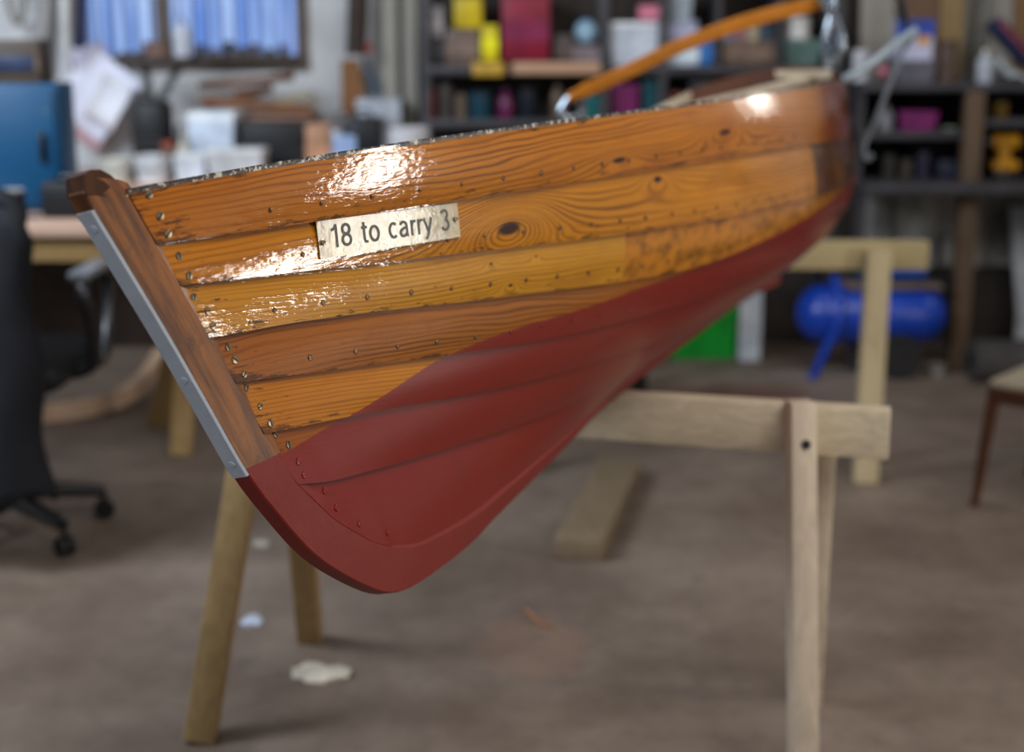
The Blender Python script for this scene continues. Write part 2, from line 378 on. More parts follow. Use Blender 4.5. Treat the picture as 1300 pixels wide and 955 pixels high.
def make_plank(j, side, mat):
    top = [lap(j, k) for k in range(NS + 1)]; bot = [lap(j + 1, k) for k in range(NS + 1)]
    if j == 6:                           # garboard: forward end sweeps down the rabbet curve
        nb = []
        L = [Vector((x, .025, z)) for x, z in RAB if z < .152]
        L = [Vector((1.108, .025, .150))] + [p for p in L if p.x < 1.1] 
        for k in range(NS + 1):
            s = (k / NS)
            if s < .12:
                q = s / .12 * (len(L) - 1); i = min(int(q), len(L) - 2); nb.append(L[i].lerp(L[i + 1], q - i))
            else: 
                s2 = (s - .12) / .88; s2 = s2 ** 1.2; x = .94 + (XT - .94) * s2; nb.append(Vector((x, YF[7](s2), ZF[7](x))))
        bot = nb
        top = [edge(6, (k / NS) ** 1.35) for k in range(NS + 1)]
    nr = normal_row(top, bot); grid = []; uvs = []; ed = []; wl = []; lapd = []
    for k in range(NS + 1):
        s = k / NS; tk = TH * min(1, .35 + s * 9)
        tin = 0 if j == 0 else tk
        row = []; w_ = (top[k] - bot[k]).length
        over = 0 if j == 0 else .12
        for i in range(NV + 1):
            v = -over + (1 + over) * i / NV
            p = top[k].lerp(bot[k], v)
            off = -tin * (1 - max(v, 0)) + (0.0 if j else 0)
            # a touch of roundness across the plank
            off += .0035 * math.sin(PI * max(0, v)) * min(1, s * 6)
            p = p + nr[k] * off
            if p.y < .021: p.y = .021
            row.append(p); uvs.append((p.x, v * w_ + j * .11)); ed.append(max(0, v) ** 6 + (max(0, 1 - v) ** 10) * (1.0 if j == 0 else .0) + (.95 * max(0, 1 - s / .09))); wl.append(p.z - WLX(p.x)); lapd.append(min(v * w_ if j else .05, (p - top[0].lerp(bot[0], max(v, 0))).length + .0004))
        grid.append(row)
    out = [p for r in grid for p in r]; inn = []
    for k, r in enumerate(grid):
        for p in r: q = p - nr[k] * .0085; q.y = max(q.y, .004); inn.append(q)
    n1 = NV + 1; N = len(out); F = []
    for k in range(NS):
        for i in range(NV):
            a, b, c, d = k*n1+i, k*n1+i+1, (k+1)*n1+i+1, (k+1)*n1+i
            F.append((a, b, c, d)); F.append((N+d, N+c, N+b, N+a))
        F.append((k*n1, (k+1)*n1, N+(k+1)*n1, N+k*n1)); F.append((k*n1+NV, N+k*n1+NV, N+(k+1)*n1+NV, (k+1)*n1+NV))
    for i in range(NV):
        F.append((i, N+i, N+i+1, i+1)); b = NS*n1; F.append((b+i, b+i+1, N+b+i+1, N+b+i))
    V = out + inn
    if side < 0: V = [Vector((p.x, -p.y, p.z)) for p in V]
    me = bpy.data.meshes.new('plank'); me.from_pydata([tuple(p) for p in V], [], F); me.update()
    bm = bmesh.new(); bm.from_mesh(me); bmesh.ops.recalc_face_normals(bm, faces=bm.faces); bm.to_mesh(me); bm.free()
    me.polygons.foreach_set('use_smooth', [True] * len(me.polygons)); me.set_sharp_from_angle(angle=math.radians(40))
    U = uvs + uvs; E_ = ed + [0] * len(ed); W_ = wl + wl; K_ = lapd + [.05] * len(lapd)
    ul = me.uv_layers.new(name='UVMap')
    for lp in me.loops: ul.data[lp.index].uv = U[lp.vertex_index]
    for nm, arr in (('edge', E_), ('wl', W_), ('lap_line', K_)):
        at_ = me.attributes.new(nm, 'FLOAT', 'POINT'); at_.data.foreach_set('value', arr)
    me.materials.append(mat); o = bpy.data.objects.new('plank', me); C.objects.link(o); o.parent = boat
    if side > 0: PLANKS.append((V[:N], [f for f in F if max(f) < N]))
    return o
def kv(px, py, j):                       # pixel -> uv on a strake for placing a knot, rough inverse
    return None
W = {}
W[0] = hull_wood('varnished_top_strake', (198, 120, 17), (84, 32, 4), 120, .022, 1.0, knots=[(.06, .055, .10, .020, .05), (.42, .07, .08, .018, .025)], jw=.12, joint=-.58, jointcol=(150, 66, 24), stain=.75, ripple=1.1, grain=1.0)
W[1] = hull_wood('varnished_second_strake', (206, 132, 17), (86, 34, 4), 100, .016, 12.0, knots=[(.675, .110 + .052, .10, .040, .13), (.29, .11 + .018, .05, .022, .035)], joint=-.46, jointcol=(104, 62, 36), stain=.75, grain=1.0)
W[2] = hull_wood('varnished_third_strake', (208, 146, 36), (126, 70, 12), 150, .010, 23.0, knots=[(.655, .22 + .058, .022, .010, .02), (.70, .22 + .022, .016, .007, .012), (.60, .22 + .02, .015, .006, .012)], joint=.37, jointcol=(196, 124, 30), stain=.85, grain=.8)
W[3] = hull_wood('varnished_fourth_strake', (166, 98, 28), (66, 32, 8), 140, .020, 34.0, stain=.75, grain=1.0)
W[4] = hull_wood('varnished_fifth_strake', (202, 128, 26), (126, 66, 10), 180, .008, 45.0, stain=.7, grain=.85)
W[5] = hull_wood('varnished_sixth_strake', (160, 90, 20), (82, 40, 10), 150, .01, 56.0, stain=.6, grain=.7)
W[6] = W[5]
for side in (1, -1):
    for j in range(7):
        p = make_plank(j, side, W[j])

# stem and keel: one profile for the wood, widening from the narrow front face to the rabbet
FRONT = [(1.3144, .5339), (1.3223, .5171), (1.2952, .4557), (1.2529, .3634), (1.2165, .2784), (1.1765, .1842), (1.1383, .1233), (1.0937, .0644), (1.0393, .0165), (.9638, -.034), (.9023, -.0527), (.8068, -.0589), (.698, -.0586), (.60, -.050), (.2928, -.028), (.05, -.010), (-.5, -.004), (-1.0, -.004), (-1.36, -.012), (-1.42, -.012)]
RABF = [(1.283, .525), (1.2756, .5096), (1.251, .4523), (1.209, .36), (1.176, .2853), (1.1334, .1933), (1.106, .1481), (1.0504, .0877), (1.015, .0600), (.9645, .026), (.9145, .0073), (.86, -.0075), (.7065, -.021), (.5907, -.0185), (.30, -.006), (.05, .008), (-.5, .024), (-1.0, .030), (-1.36, .036), (-1.42, .036)]
def stem_mat():
    t = NT('varnished_oak_stem'); o, xyz = t.obj()
    a = t.math('ADD', t.math('MULTIPLY', xyz[0], 1.0), t.math('MULTIPLY', xyz[2], -.40))
    b = t.math('ADD', t.math('MULTIPLY', xyz[0], .40), t.math('MULTIPLY', xyz[2], 1.0))
    n = t.noise(t.vec(t.math('MULTIPLY', a, 60), t.math('MULTIPLY', b, 5), t.math('MULTIPLY', xyz[1], 30)), 1.0, 4, .6)
    n2 = t.noise(o, 30, 5, .7)
    c = t.mix(t.smooth(n, .3, .7), lin((70, 36, 10)), lin((150, 88, 30)))
    c = t.mix(t.math('MULTIPLY', t.smooth(n2, .52, .75), .6), c, lin((58, 28, 12)))
    red = t.smooth(t.math('SUBTRACT', t.math('ADD', xyz[2], t.math('MULTIPLY', xyz[0], .05)), .2495), .0006, -.0006)
    n3 = t.noise(o, 60, 3, .5)
    t.base(t.mix(red, c, t.mix(n3, lin((116, 18, 6)), lin((130, 25, 9)))))
    t.set(t.b.inputs['Roughness'], t.math('MULTIPLY_ADD', red, .1, .45)); t.set(t.b.inputs['Coat Weight'], t.math('MULTIPLY_ADD', red, -.2, .25)); t.b.inputs['Coat Roughness'].default_value = .15
    t.bump(t.math('ADD', n, n2), .25, .0015); return t.m
STEM = stem_mat()
def resample(P, n):
    P = [Vector((a, 0, b)) for a, b in P]; P = spline(P, 6); L = [0]
    for i in range(1, len(P)): L.append(L[-1] + (P[i] - P[i-1]).length)
    out = []; k = 0
    for i in range(n + 1):
        d = L[-1] * i / n
        while k < len(L) - 2 and L[k + 1] < d: k += 1
        out.append(P[k].lerp(P[k+1], (d - L[k]) / max(L[k+1] - L[k], 1e-9)))
    return out
fr = resample(FRONT, 160); ra = resample(RABF, 160)
# pair by normalised arc length, sections: centre-front, bevel, side, rabbet, inner
sec = []; vs = []; fs = []
for f_, r_ in zip(fr, ra):
    d = (f_ - r_); dn = d.normalized(); inner = r_ - dn * .016
    sec = [(f_, .0095), (f_ - dn * .0018, .0112), (r_, .0245), (inner, .0225), (inner, -.0225), (r_, -.0245), (f_ - dn * .0018, -.0112), (f_, -.0095)]
    vs += [(p.x, y, p.z) for p, y in sec]
for i in range(160):
    for k in range(8): fs.append((i*8+k, i*8+(k+1) % 8, (i+1)*8+(k+1) % 8, (i+1)*8+k))
fs += [tuple(range(8)), tuple(160*8+k for k in range(8))[::-1]]
o = MB().add(vs, fs).build('stem_and_keel', STEM, boat)
o.data.set_sharp_from_angle(angle=math.radians(9))
# split look: head of the stem, worn rounded cap
m = MB()
m.prism([(1.316, -.0125, .5175), (1.313, -.0125, .536), (1.300, -.017, .5395), (1.286, -.021, .532), (1.262, -.024, .520), (1.262, -.024, .500)], (0, .001, 0))
hp = [(1.3225, .5165), (1.316, .536), (1.308, .5395), (1.298, .538), (1.288, .532), (1.281, .524), (1.2785, .512), (1.296, .509), (1.31, .514)]
vs = []; 
for sgn in (1, -1):
    for i, (x, z) in enumerate(hp): vs.append((x, sgn * (.0128 if i < 3 else .0150 + (1.31 - x) * .2), z))
n = len(hp); MB().add(vs, [tuple(range(n)), tuple(range(n, 2*n))[::-1]] + [(i, (i+1) % n, n+(i+1) % n, n+i) for i in range(n)]).build('stem_head', timber('worn_dark_oak', (78, 46, 24), 2, .4, 40, .35, .6), boat)
# grey metal stem band on the front face
BAND = NT('galvanised_strip'); o_, _ = BAND.obj(); nn = BAND.noise(o_, 320, 3, .6); n2 = BAND.noise(o_, 25, 4, .6)
BAND.base(BAND.mix(n2, lin((164, 172, 182)), lin((200, 208, 218)))); BAND.p(Roughness=.45); BAND.bump(nn, .6, .0008)
m = MB(); vs = []; fs = []; band = [p for p in fr if .180 < p.z < .517 and p.x > 1.1]
for i, p in enumerate(band):
    q = band[min(i+1, len(band)-1)] - band[max(i-1, 0)]; nrm = Vector((-q.z, 0, q.x)).normalized()
    if nrm.x < 0: nrm = -nrm
    a = p + nrm * .0026; b = p - nrm * .0005
    vs += [(a.x, .0093, a.z), (b.x, .0112, b.z), (b.x, -.0112, b.z), (a.x, -.0093, a.z)]
nb = len(band)
for i in range(nb - 1):
    for k in range(4): fs.append((i*4+k, i*4+(k+1) % 4, (i+1)*4+(k+1) % 4, (i+1)*4+k))
fs += [(0, 1, 2, 3), tuple((nb-1)*4+k for k in (3, 2, 1, 0))]
so = m.add(vs, fs).build('stem_band', BAND.m, boat); so['label'] = 'grey galvanised metal strip on front of stem'
SCREW = NT('slotted_brass_screw'); o_, _ = SCREW.obj(); SCREW.base(SCREW.mix(SCREW.noise(o_, 500, 3, .6), lin((70, 58, 44)), lin((168, 150, 122)))); SCREW.p(Roughness=.32, Metallic=.75)
def screw_mesh(r, name, mat):
    m = MB(); sl = r * .14
    m.lathe([(r, -.001), (r, .0004), (r * .93, .0009), (r * .5, .0011), (0, .0012)], seg=18)
    me_o = m.build(name, mat); me = me_o.data
    bm = bmesh.new(); bm.from_mesh(me)
    g = bmesh.ops.create_cube(bm, size=1)['verts']
    for v in g: v.co = Vector((v.co.x * r * 1.7, v.co.y * sl * 2, v.co.z * .0006 + .0012))
    bm.to_mesh(me); bm.free()
    me.materials.append(plain('slot_black', (16, 13, 11), .6))
    for p in me.polygons[-6:]: p.material_index = 1
    C.objects.unlink(me_o); bpy.data.objects.remove(me_o); return me
SM = screw_mesh(.0044, 'screw', SCREW.m)
def put(me, name, pos, nrm, parent, spin=0, sc=1):
    o = bpy.data.objects.new(name, me); C.objects.link(o); o.parent = parent; o.location = pos
    o.rotation_euler = (Vector(nrm).to_track_quat('Z', 'X') @ Matrix.Rotation(spin, 3, 'Z').to_quaternion()).to_euler(); o.scale = (sc, sc, 1); return o
for t_ in (.07, .62, .97):
    i = int(t_ * (nb - 1)); p = band[i]; q = band[min(i+1, nb-1)] - band[max(i-1, 0)]; nrm = Vector((-q.z, 0, q.x)).normalized()
    if nrm.x < 0: nrm = -nrm
    BSM = SM.copy(); BSM.materials.clear(); BSM.materials.append(BAND.m); BSM.materials.append(plain('slot_grey', (70, 74, 80), .6))
    put(BSM, 'screw', p + nrm * .0028, nrm, so, spin=t_ * 5, sc=1.0)
# surface lookup for fittings on the port side
VV = []; FF = []
for V, F in PLANKS:
    b = len(VV); VV += V; FF += [tuple(b + i for i in f) for f in F]
tree = BVHTree.FromPolygons([tuple(v) for v in VV], FF)
INV = MBOAT.inverted()
def hit(px, py):
    o_ = INV @ CAM; d = (INV.to_3x3() @ ray(px, py)).normalized(); loc, n, i, dist = tree.ray_cast(o_, d)
    if loc is None: return None, None
    if n.y < 0: n = -n
    return loc, n
RSM = SM.copy(); RSM.materials.clear(); RSM.materials.append(plain('red_painted_screw', (132, 34, 24), .25, spec=.7)); RSM.materials.append(plain('red_slot', (60, 14, 10), .5))
for (px, py) in [(189,247),(203,274),(213,297),(227,325),(240,350),(246,377),(263,395),(270,414),(289,441),(298,457),(310,475),(313,493),(330,516),(343,537),(349,552),(366,565),(379,586),(386,603),(412,623),(427,645),(456,665),(492,677)]:
    l, n = hit(px, py)
    if l: put(RSM if l.z < WLX(l.x) else SM, 'screw', l + n * .0004, n, boat, rnd.random() * 3, rnd.uniform(.9, 1.1))
RIV = NT('copper_rivet'); o_, _ = RIV.obj(); RIV.base(RIV.mix(RIV.noise(o_, 400, 3, .6), lin((48, 36, 28)), lin((120, 92, 66)))); RIV.p(Roughness=.35, Metallic=.6)
RM = screw_mesh(.0032, 'rivet', RIV.m); RM.materials[1] = RIV.m
RRM = RM.copy(); RRM.materials.clear(); RRM.materials.append(RSM.materials[0]); RRM.materials.append(RSM.materials[0])
for j in (0, 1, 2, 3):
    x = 1.10 - .05 * (j % 2)
    while x > -.5:
        s = (X0[j+1] - x) / (X0[j+1] - XT); b = edge(j + 1, s); t0 = edge(j, (X0[j] - x) / (X0[j] - XT)); q = b.lerp(t0, .017 / (b - t0).length)
        loc, n, i, d = tree.find_nearest(q + Vector((0, .012, 0)))
        if n.y < 0: n = -n
        put(RRM if loc.z < WLX(loc.x) else RM, 'rivet', loc + n * .0003, n, boat, rnd.random() * 3, rnd.uniform(.85, 1.15)); x -= .078 + rnd.uniform(-.006, .006)
# the plate: cream metal with worn black lettering
cs = [hit(*p) for p in ((397, 282), (576, 257.5), (583, 300.5), (405, 329))]
nrm = sum((n for _, n in cs), Vector()).normalized()
cen = sum((l for l, _ in cs), Vector()) / 4
xax = ((cs[1][0] - cs[0][0]) + (cs[2][0] - cs[3][0])); xax = (xax - nrm * xax.dot(nrm)).normalized(); yax = nrm.cross(xax)
PW = ((cs[1][0] - cs[0][0]).length + (cs[2][0] - cs[3][0]).length) / 2; PH = ((cs[0][0] - cs[3][0]).length + (cs[1][0] - cs[2][0]).length) / 2
if yax.z < 0: yax = -yax; xax = -xax if xax.cross(yax).dot(nrm) < 0 else xax
shift = (cs[0][0] - cs[3][0]).dot(xax) / PH      # the plate's ends lean a little with the strake
MP = Matrix.Translation(cen + nrm * .0022) @ Matrix((xax, yax, nrm)).transposed().to_4x4()
PL = NT('cream_enamel_plate'); o_, xyz = PL.obj(); n1 = PL.noise(o_, 45, 5, .7); n2 = PL.noise(o_, 160, 4, .7); n3 = PL.noise(o_, 18, 3, .5)
c_ = PL.mix(PL.smooth(n3, .35, .65), lin((184, 166, 128)), lin((158, 142, 108))); c_ = PL.mix(PL.math('MULTIPLY', PL.smooth(n2, .6, .75), .7), c_, lin((110, 84, 52)))
# glints painted into the plate colour as slanted paler bands
def glint_patch(x0, x1, sl):
    xx = PL.math('ADD', xyz[0], PL.math('MULTIPLY', xyz[1], sl)); return PL.math('MULTIPLY', PL.smooth(xx, x0, x0 + .002), PL.smooth(xx, x1, x1 - .002))
c_ = PL.mix(PL.math('MULTIPLY', glint_patch(PW * .10, PW * .20, .35), .45), c_, lin((214, 206, 182)))
c_ = PL.mix(PL.math('MULTIPLY', glint_patch(-PW * .03, PW * .05, -.2), .3), c_, lin((208, 200, 180)))
PL.base(c_); PL.p(Roughness=.38); PL.set(PL.b.inputs['Coat Weight'], .6); PL.b.inputs['Coat Roughness'].default_value = .1
bb = PL.n('ShaderNodeBump'); bb.inputs['Strength'].default_value = .7; bb.inputs['Distance'].default_value = .0006; PL.set(bb.inputs['Height'], n1); PL.t.links.new(bb.outputs[0], PL.b.inputs['Normal']); PL.t.links.new(bb.outputs[0], PL.b.inputs['Coat Normal'])
m = MB(); hw, hh = PW / 2, PH / 2; sh = shift * hh
NX = 24; vs = []; fs = []
for i in range(NX + 1):                 # follow the gentle curve of the plank
    x = -hw + PW * i / NX
    for yy, sx in ((-hh, -sh), (hh, sh)):
        for zz in (-.0006, .0011): vs.append((x + sx, yy, zz))
for i in range(NX):
    a = i * 4; b = a + 4
    fs += [(a+1, b+1, b+3, a+3), (a, a+2, b+2, b), (a, b, b+1, a+1), (a+2, a+3, b+3, b+2)]
fs += [(0, 1, 3, 2), (NX*4, NX*4+2, NX*4+3, NX*4+1)]
plate = m.add(vs, fs).build('lettered_plate', PL.m, boat, smooth=False)
def conform(o, lift=0.0):
    for v in o.data.vertices:
        w_ = MP @ Vector((v.co.x, v.co.y * 0, 0)); l, n, i, d = tree.ray_cast(w_ + nrm * .05, -nrm)
        if l: v.co.z += (l - w_).dot(nrm) + .0014 + lift
plate.matrix_local = MP; conform(plate); plate['label'] = 'cream plate reading 18 to carry 3 in black'
INK = NT('worn_black_ink'); o_, _ = INK.obj(); INK.base(INK.mix(INK.smooth(INK.noise(o_, 220, 4, .7), .6, .72), lin((18, 17, 16)), lin((120, 110, 90)))); INK.p(Roughness=.4)
def arc(cx, cy, rx, ry, a0, a1, n=22): return [(cx + rx * math.cos(math.radians(a0 + (a1 - a0) * i / n)), cy + ry * math.sin(math.radians(a0 + (a1 - a0) * i / n))) for i in range(n + 1)]
GL = {'1': (.40, [[(.24, 0), (.24, .72)], [(.05, .55), (.14, .57), (.21, .64), (.24, .71)]]),
      '8': (.50, [arc(.23, .195, .165, .16, 0, 360), arc(.23, .525, .140, .145, 0, 360)]),
      't': (.31, [[(.13, .66), (.13, .12), (.15, .06), (.20, .035), (.27, .04)], [(.02, .49), (.26, .49)]]),
      'o': (.50, [arc(.23, .26, .170, .225, 0, 360)]),
      'c': (.44, [arc(.21, .26, .160, .225, 48, 312)]),
      'a': (.47, [arc(.20, .36, .135, .125, 165, 20, 14) + [(.335, .30), (.335, .10), (.35, .045), (.40, .035)], [(.335, .31), (.20, .28)] + arc(.18, .145, .12, .115, 110, 300, 14) + [(.335, .12)]]),
      'r': (.30, [[(.08, 0), (.08, .51)], [(.08, .30), (.11, .40), (.17, .46), (.27, .47)]]),
      'y': (.44, [[(.03, .51), (.20, .04)], [(.37, .51), (.20, .02), (.15, -.11), (.11, -.155), (.04, -.155)]]),
      '3': (.46, [arc(.20, .535, .135, .14, 160, -75, 18), arc(.20, .195, .160, .165, 85, -160, 20)]), ' ': (.32, [])}
lv, lf = [], []; pen = 0; SW = .108
for ch in '18 to carry 3':
    adv, strokes = GL[ch]
    for q, st in enumerate(strokes):
        P_ = [Vector((x + pen, y, 0)) for x, y in st]; b = len(lv); n = len(P_); closed = (P_[0] - P_[-1]).length < 1e-4
        for i, p in enumerate(P_):
            tg = (P_[1] - P_[-2]) if closed and i in (0, n - 1) else (P_[min(i + 1, n - 1)] - P_[max(i - 1, 0)])
            tg.normalize(); nn_ = Vector((-tg.y, tg.x, 0)) * SW / 2 * (1.0 if abs(tg.y) > .5 else .86)
            lv += [tuple(p + nn_ + Vector((0, 0, q * .02))), tuple(p - nn_ + Vector((0, 0, q * .02)))]
        lf += [(b + 2*i, b + 2*i + 1, b + 2*i + 3, b + 2*i + 2) for i in range(n - 1)]
    pen += adv
me = bpy.data.meshes.new('lettering'); me.from_pydata(lv, [], lf); me.update()
xs = [v.co.x for v in me.vertices]; x0_, x1_ = min(xs), max(xs); cap = .72
for v in me.vertices:
    zq_ = v.co.z
    yy = (v.co.y / cap) * PH * .62 - PH * .25
    xx = -hw + PW * (.085 + (.925 - .085) * (v.co.x - x0_) / (x1_ - x0_))
    yy += .05 * (.5 - (v.co.x - x0_) / (x1_ - x0_)) * 0
    v.co = Vector((xx + yy / hh * sh, yy, .0013 + zq_ * .004))
me.name = 'lettering'; me.materials.clear(); me.materials.append(INK.m)
lt = bpy.data.objects.new('lettering', me); C.objects.link(lt); lt.parent = plate; lt['label'] = 'black letters reading 18 to carry 3'
conform(lt, -.0002)
for q in lt.data.vertices: q.co.z += .0002
for sx, sy in ((-.955, -.15), (.94, .05)):
    l = Vector((hw * sx, hh * sy, 0)); w_ = MP @ l; q, n, i, d = tree.ray_cast(w_ + nrm * .05, -nrm)
    put(SM, 'screw', Vector((l.x, l.y, (q - w_).dot(nrm) + .0045)), (0, 0, 1), plate, .6, .75)
# gunwale capping along both sheers
GUN = timber('worn_gunwale', (66, 42, 26), 0, .5, 50, .3, .7)
def rimmat():
    t = NT('chip_and_highlight_rim'); o, xyz = t.obj(); n = t.noise(o, 90, 4, .75)
    t.base(t.mix(t.smooth(n, .51, .60), lin((40, 24, 14)), lin((200, 194, 180)))); t.p(Roughness=.3); t.set(t.b.inputs['Coat Weight'], .6); t.bump(n, .6, .002); return t.m  # pale flecks: worn chips plus rim highlight painted into the colour
RIM = rimmat()
for side in (1, -1):
    vs = []; fs = []; n = 0
    for k in range(0, NS + 1):
        p = edge(0, (k / NS) ** 1.2); yo = p.y + .0005; yi = max(p.y - .018, .006)
        vs += [(p.x, side * yo, p.z + .0022), (p.x, side * yo, p.z - .001), (p.x, side * (p.y - .0085), p.z - .022), (p.x, side * yi, p.z - .022), (p.x, side * yi, p.z + .0022)]; n += 1
    for i in range(n - 1):
        for k in range(5): fs.append((i*5+k, i*5+(k+1) % 5, (i+1)*5+(k+1) % 5, (i+1)*5+k))
    fs += [(0, 1, 2, 3, 4), tuple((n-1)*5+k for k in (4, 3, 2, 1, 0))]
    MB().add(vs, fs).build('gunwale', RIM, boat)
# transom with crowned top and cream-painted inner face
def tpt(j):
    e = edge(j, 1); return (e.y, e.z)
prof = [tpt(j) for j in range(0, 8)]
crown = [(.287, .489), (.246, .520), (.19, .545), (.143, .554), (.05, .560), (0, .561)]
half = crown[::-1] + [(y - .004, z) for y, z in prof]
ring = half + [(-y, z) for y, z in half[::-1]][:-1] if half[0][0] == 0 else half
ring = half + [(-y, z) for y, z in half[::-1] if y > 0]
tx = lambda z: XT + .010 - (z) * .075
m = MB(); n = len(ring)
m.add([(tx(z), y, z) for y, z in ring] + [(tx(z) - .022, y, z) for y, z in ring], [tuple(range(n))[::-1], tuple(range(n, 2*n))] + [(i, (i+1) % n, n+(i+1) % n, n+i) for i in range(n)])
m.build('transom', timber('dark_mahogany', (96, 52, 24), 1, .5, 40, .3, .5), boat)
# stern knees and thwarts in pale worn paint
CREAM = plain('worn_cream_paint', (196, 180, 152), .5, var=.25, scale=30)
def thwart(x, d, z):
    s = (X0[0] - x) / (X0[0] - XT); hw_ = YF[2](s) - .045
    MB().box((x - d/2, -hw_, z), (x + d/2, hw_, z + .02), bev=.004).build('thwart', CREAM, boat)
thwart(-1.28, .20, .492); thwart(-.35, .2, .40); thwart(.5, .18, .39)
for side in (1, -1):
    m = MB().prism([(XT + .02, side * .265, .50), (XT + .25, side * .305, .492), (XT + .22, side * .27, .492), (XT + .06, side * .20, .505), (XT + .02, side * .12, .53)], (0, 0, .018)); m.build('quarter_knee', CREAM, boat)
for x in np.arange(1.0, -1.3, -.22):
    for side in (1, -1):
        pts = []
        for j in range(0, 8):
            s = (X0[j] - x) / (X0[j] - XT)
            if s < 0.01: continue
            p = edge(j, s); pts.append(Vector((x, side * max(p.y - .014 - (.003 if j else 0), .003), p.z + (-.02 if j == 0 else .008))))
        if len(pts) > 2: MB().tube(spline(pts, 4), .005, 6).build('rib', GUN, boat)
# sternpost heel block (aft end of keel)
MB().prism([(-1.415, -.016, -.022), (-1.20, -.016, -.010), (-1.20, -.016, .04), (-1.455, -.016, .08)], (0, .032, 0)).build('skeg', plain('red_antifoul', (146, 40, 28), .5, var=.12), boat)

# ---- fittings at the stern (things that lift off)
CHR = plain('galvanised_bright', (176, 188, 200), .22, .9, var=.25, scale=40)
def bw(x, y, z): return MBOAT @ Vector((x, y, z))
def thing_tubes(name, label, cat, base, parts, group=None):
    r = empty(name, base); tag(r, label, cat, group)
    for nm, pts, rad, mat in parts:
        MB().tube(spline(pts, 8) if len(pts) > 2 else pts, rad, 12).build(nm, mat, origin=base).parent = r
        r.children[-1].location = (0, 0, 0)
    return r
Yb = 3.84
b0 = at(722, 160, Yb)
thing_tubes('rowlock', 'galvanised rowlock on the far rim under lower end of curved wooden pole', 'rowlock', b0,
    [('horn', [at(722, 152, Yb), at(712, 142, Yb), at(722, 126, Yb), at(733, 117, Yb)], .012, CHR), ('horn', [at(722, 152, Yb), at(738, 146, Yb + .02), at(738, 128, Yb + .02)], .010, CHR), ('shank', [at(722, 150, Yb), at(716, 178, Yb)], .011, CHR)])
til = MB(); P_ = spline([at(722, 124, 3.80), at(790, 94, 3.82), at(860, 60, 3.85), at(945, 28, 3.88), at(1045, 2, 3.9)], 10)
vs = []; fs = []
for i, p in enumerate(P_):
    q = (P_[min(i+1, len(P_)-1)] - P_[max(i-1, 0)]).normalized(); up = Vector((0, 1, 0)).cross(q).normalized(); h = .019 if i > 2 else .014
    for a, b in ((1, 1), (1, -1), (-1, -1), (-1, 1)): vs.append(p + up * a * h + Vector((0, 1, 0)) * b * .014)
n = len(P_)
for i in range(n - 1):
    for k in range(4): fs.append((i*4+k, i*4+(k+1) % 4, (i+1)*4+(k+1) % 4, (i+1)*4+k))
fs += [(0, 1, 2, 3), tuple((n-1)*4+k for k in (3, 2, 1, 0))]
o = til.add(vs, fs).build('curved_tiller', timber('honey_varnish', (190, 116, 28), 0, .7, 30, .3, .15), origin=P_[0]); b_ = o.modifiers.new('Bevel', 'BEVEL'); b_.width = .006; b_.segments = 3
tag(o, 'long curved honey-varnished wooden tiller sloping up above the stern', 'tiller')
Yc = 3.86; b0 = bw(-1.45, .25, .52)
r = thing_tubes('clamp_bracket', 'bright metal clamp bracket standing on corner of the transom', 'bracket', b0,
    [('post', [b0, at(1068, 60, Yc), at(1060, 25, Yc), at(1040, -8, Yc)], .013, CHR), ('post', [at(1052, 96, Yc), at(1048, 50, Yc), at(1056, 15, Yc), at(1062, -20, Yc)], .009, CHR),
     ('bow', [at(1076, 70, Yc), at(1080, 40, Yc), at(1074, 16, Yc), at(1062, 10, Yc)], .012, CHR), ('cross_bar', [at(1036, 42, Yc), at(1074, 38, Yc)], .014, CHR), ('cross_bar', [at(1040, 72, Yc), at(1072, 70, Yc)], .009, CHR),
     ('wing_screw', [at(1050, 60, Yc - .03), at(1050, 60, Yc + .03)], .02, CHR)])
HOSE = NT('clear_plastic_hose'); HOSE.base(lin((176, 190, 200))); HOSE.p(Roughness=.2); HOSE.b.inputs['Transmission Weight'].default_value = .3
tp = [at(1070, 101, 3.86), at(1092, 90, 3.86), at(1125, 66, 3.88), at(1145, 50, 3.9), at(1163, 38, 3.92)]
o = MB().tube(spline(tp, 8), .011, 12).build('grey_hose', HOSE.m, origin=tp[0]); o.location = tp[0]; tag(o, 'thick pale grey hose curving up and right from the stern corner', 'hose')
tp = [at(1160, 45, 3.965), at(1146, 66, 3.95), at(1128, 110, 3.92), at(1108, 160, 3.92), at(1097, 185, 3.92), at(1100, 202, 3.92), at(1108, 196, 3.92)]
o = MB().tube(spline(tp, 8), .0075, 10).build('thin_hose', plain('dull_hose', (112, 118, 126), .4, var=.1), origin=tp[0]); o.location = tp[0]; tag(o, 'thin grey hose hanging down beside the stern with a hooked end', 'hose')
tp = [at(1136, -14, 3.93), at(1146, 8, 3.93), at(1152, 34, 3.93)]
o = MB().tube(spline(tp, 8), .009, 10).build('black_cable', plain('cable_black', (26, 24, 24), .4, var=.1), origin=tp[0]); o.location = tp[0]; tag(o, 'short black cable dropping to the top of the pale hose', 'cable')

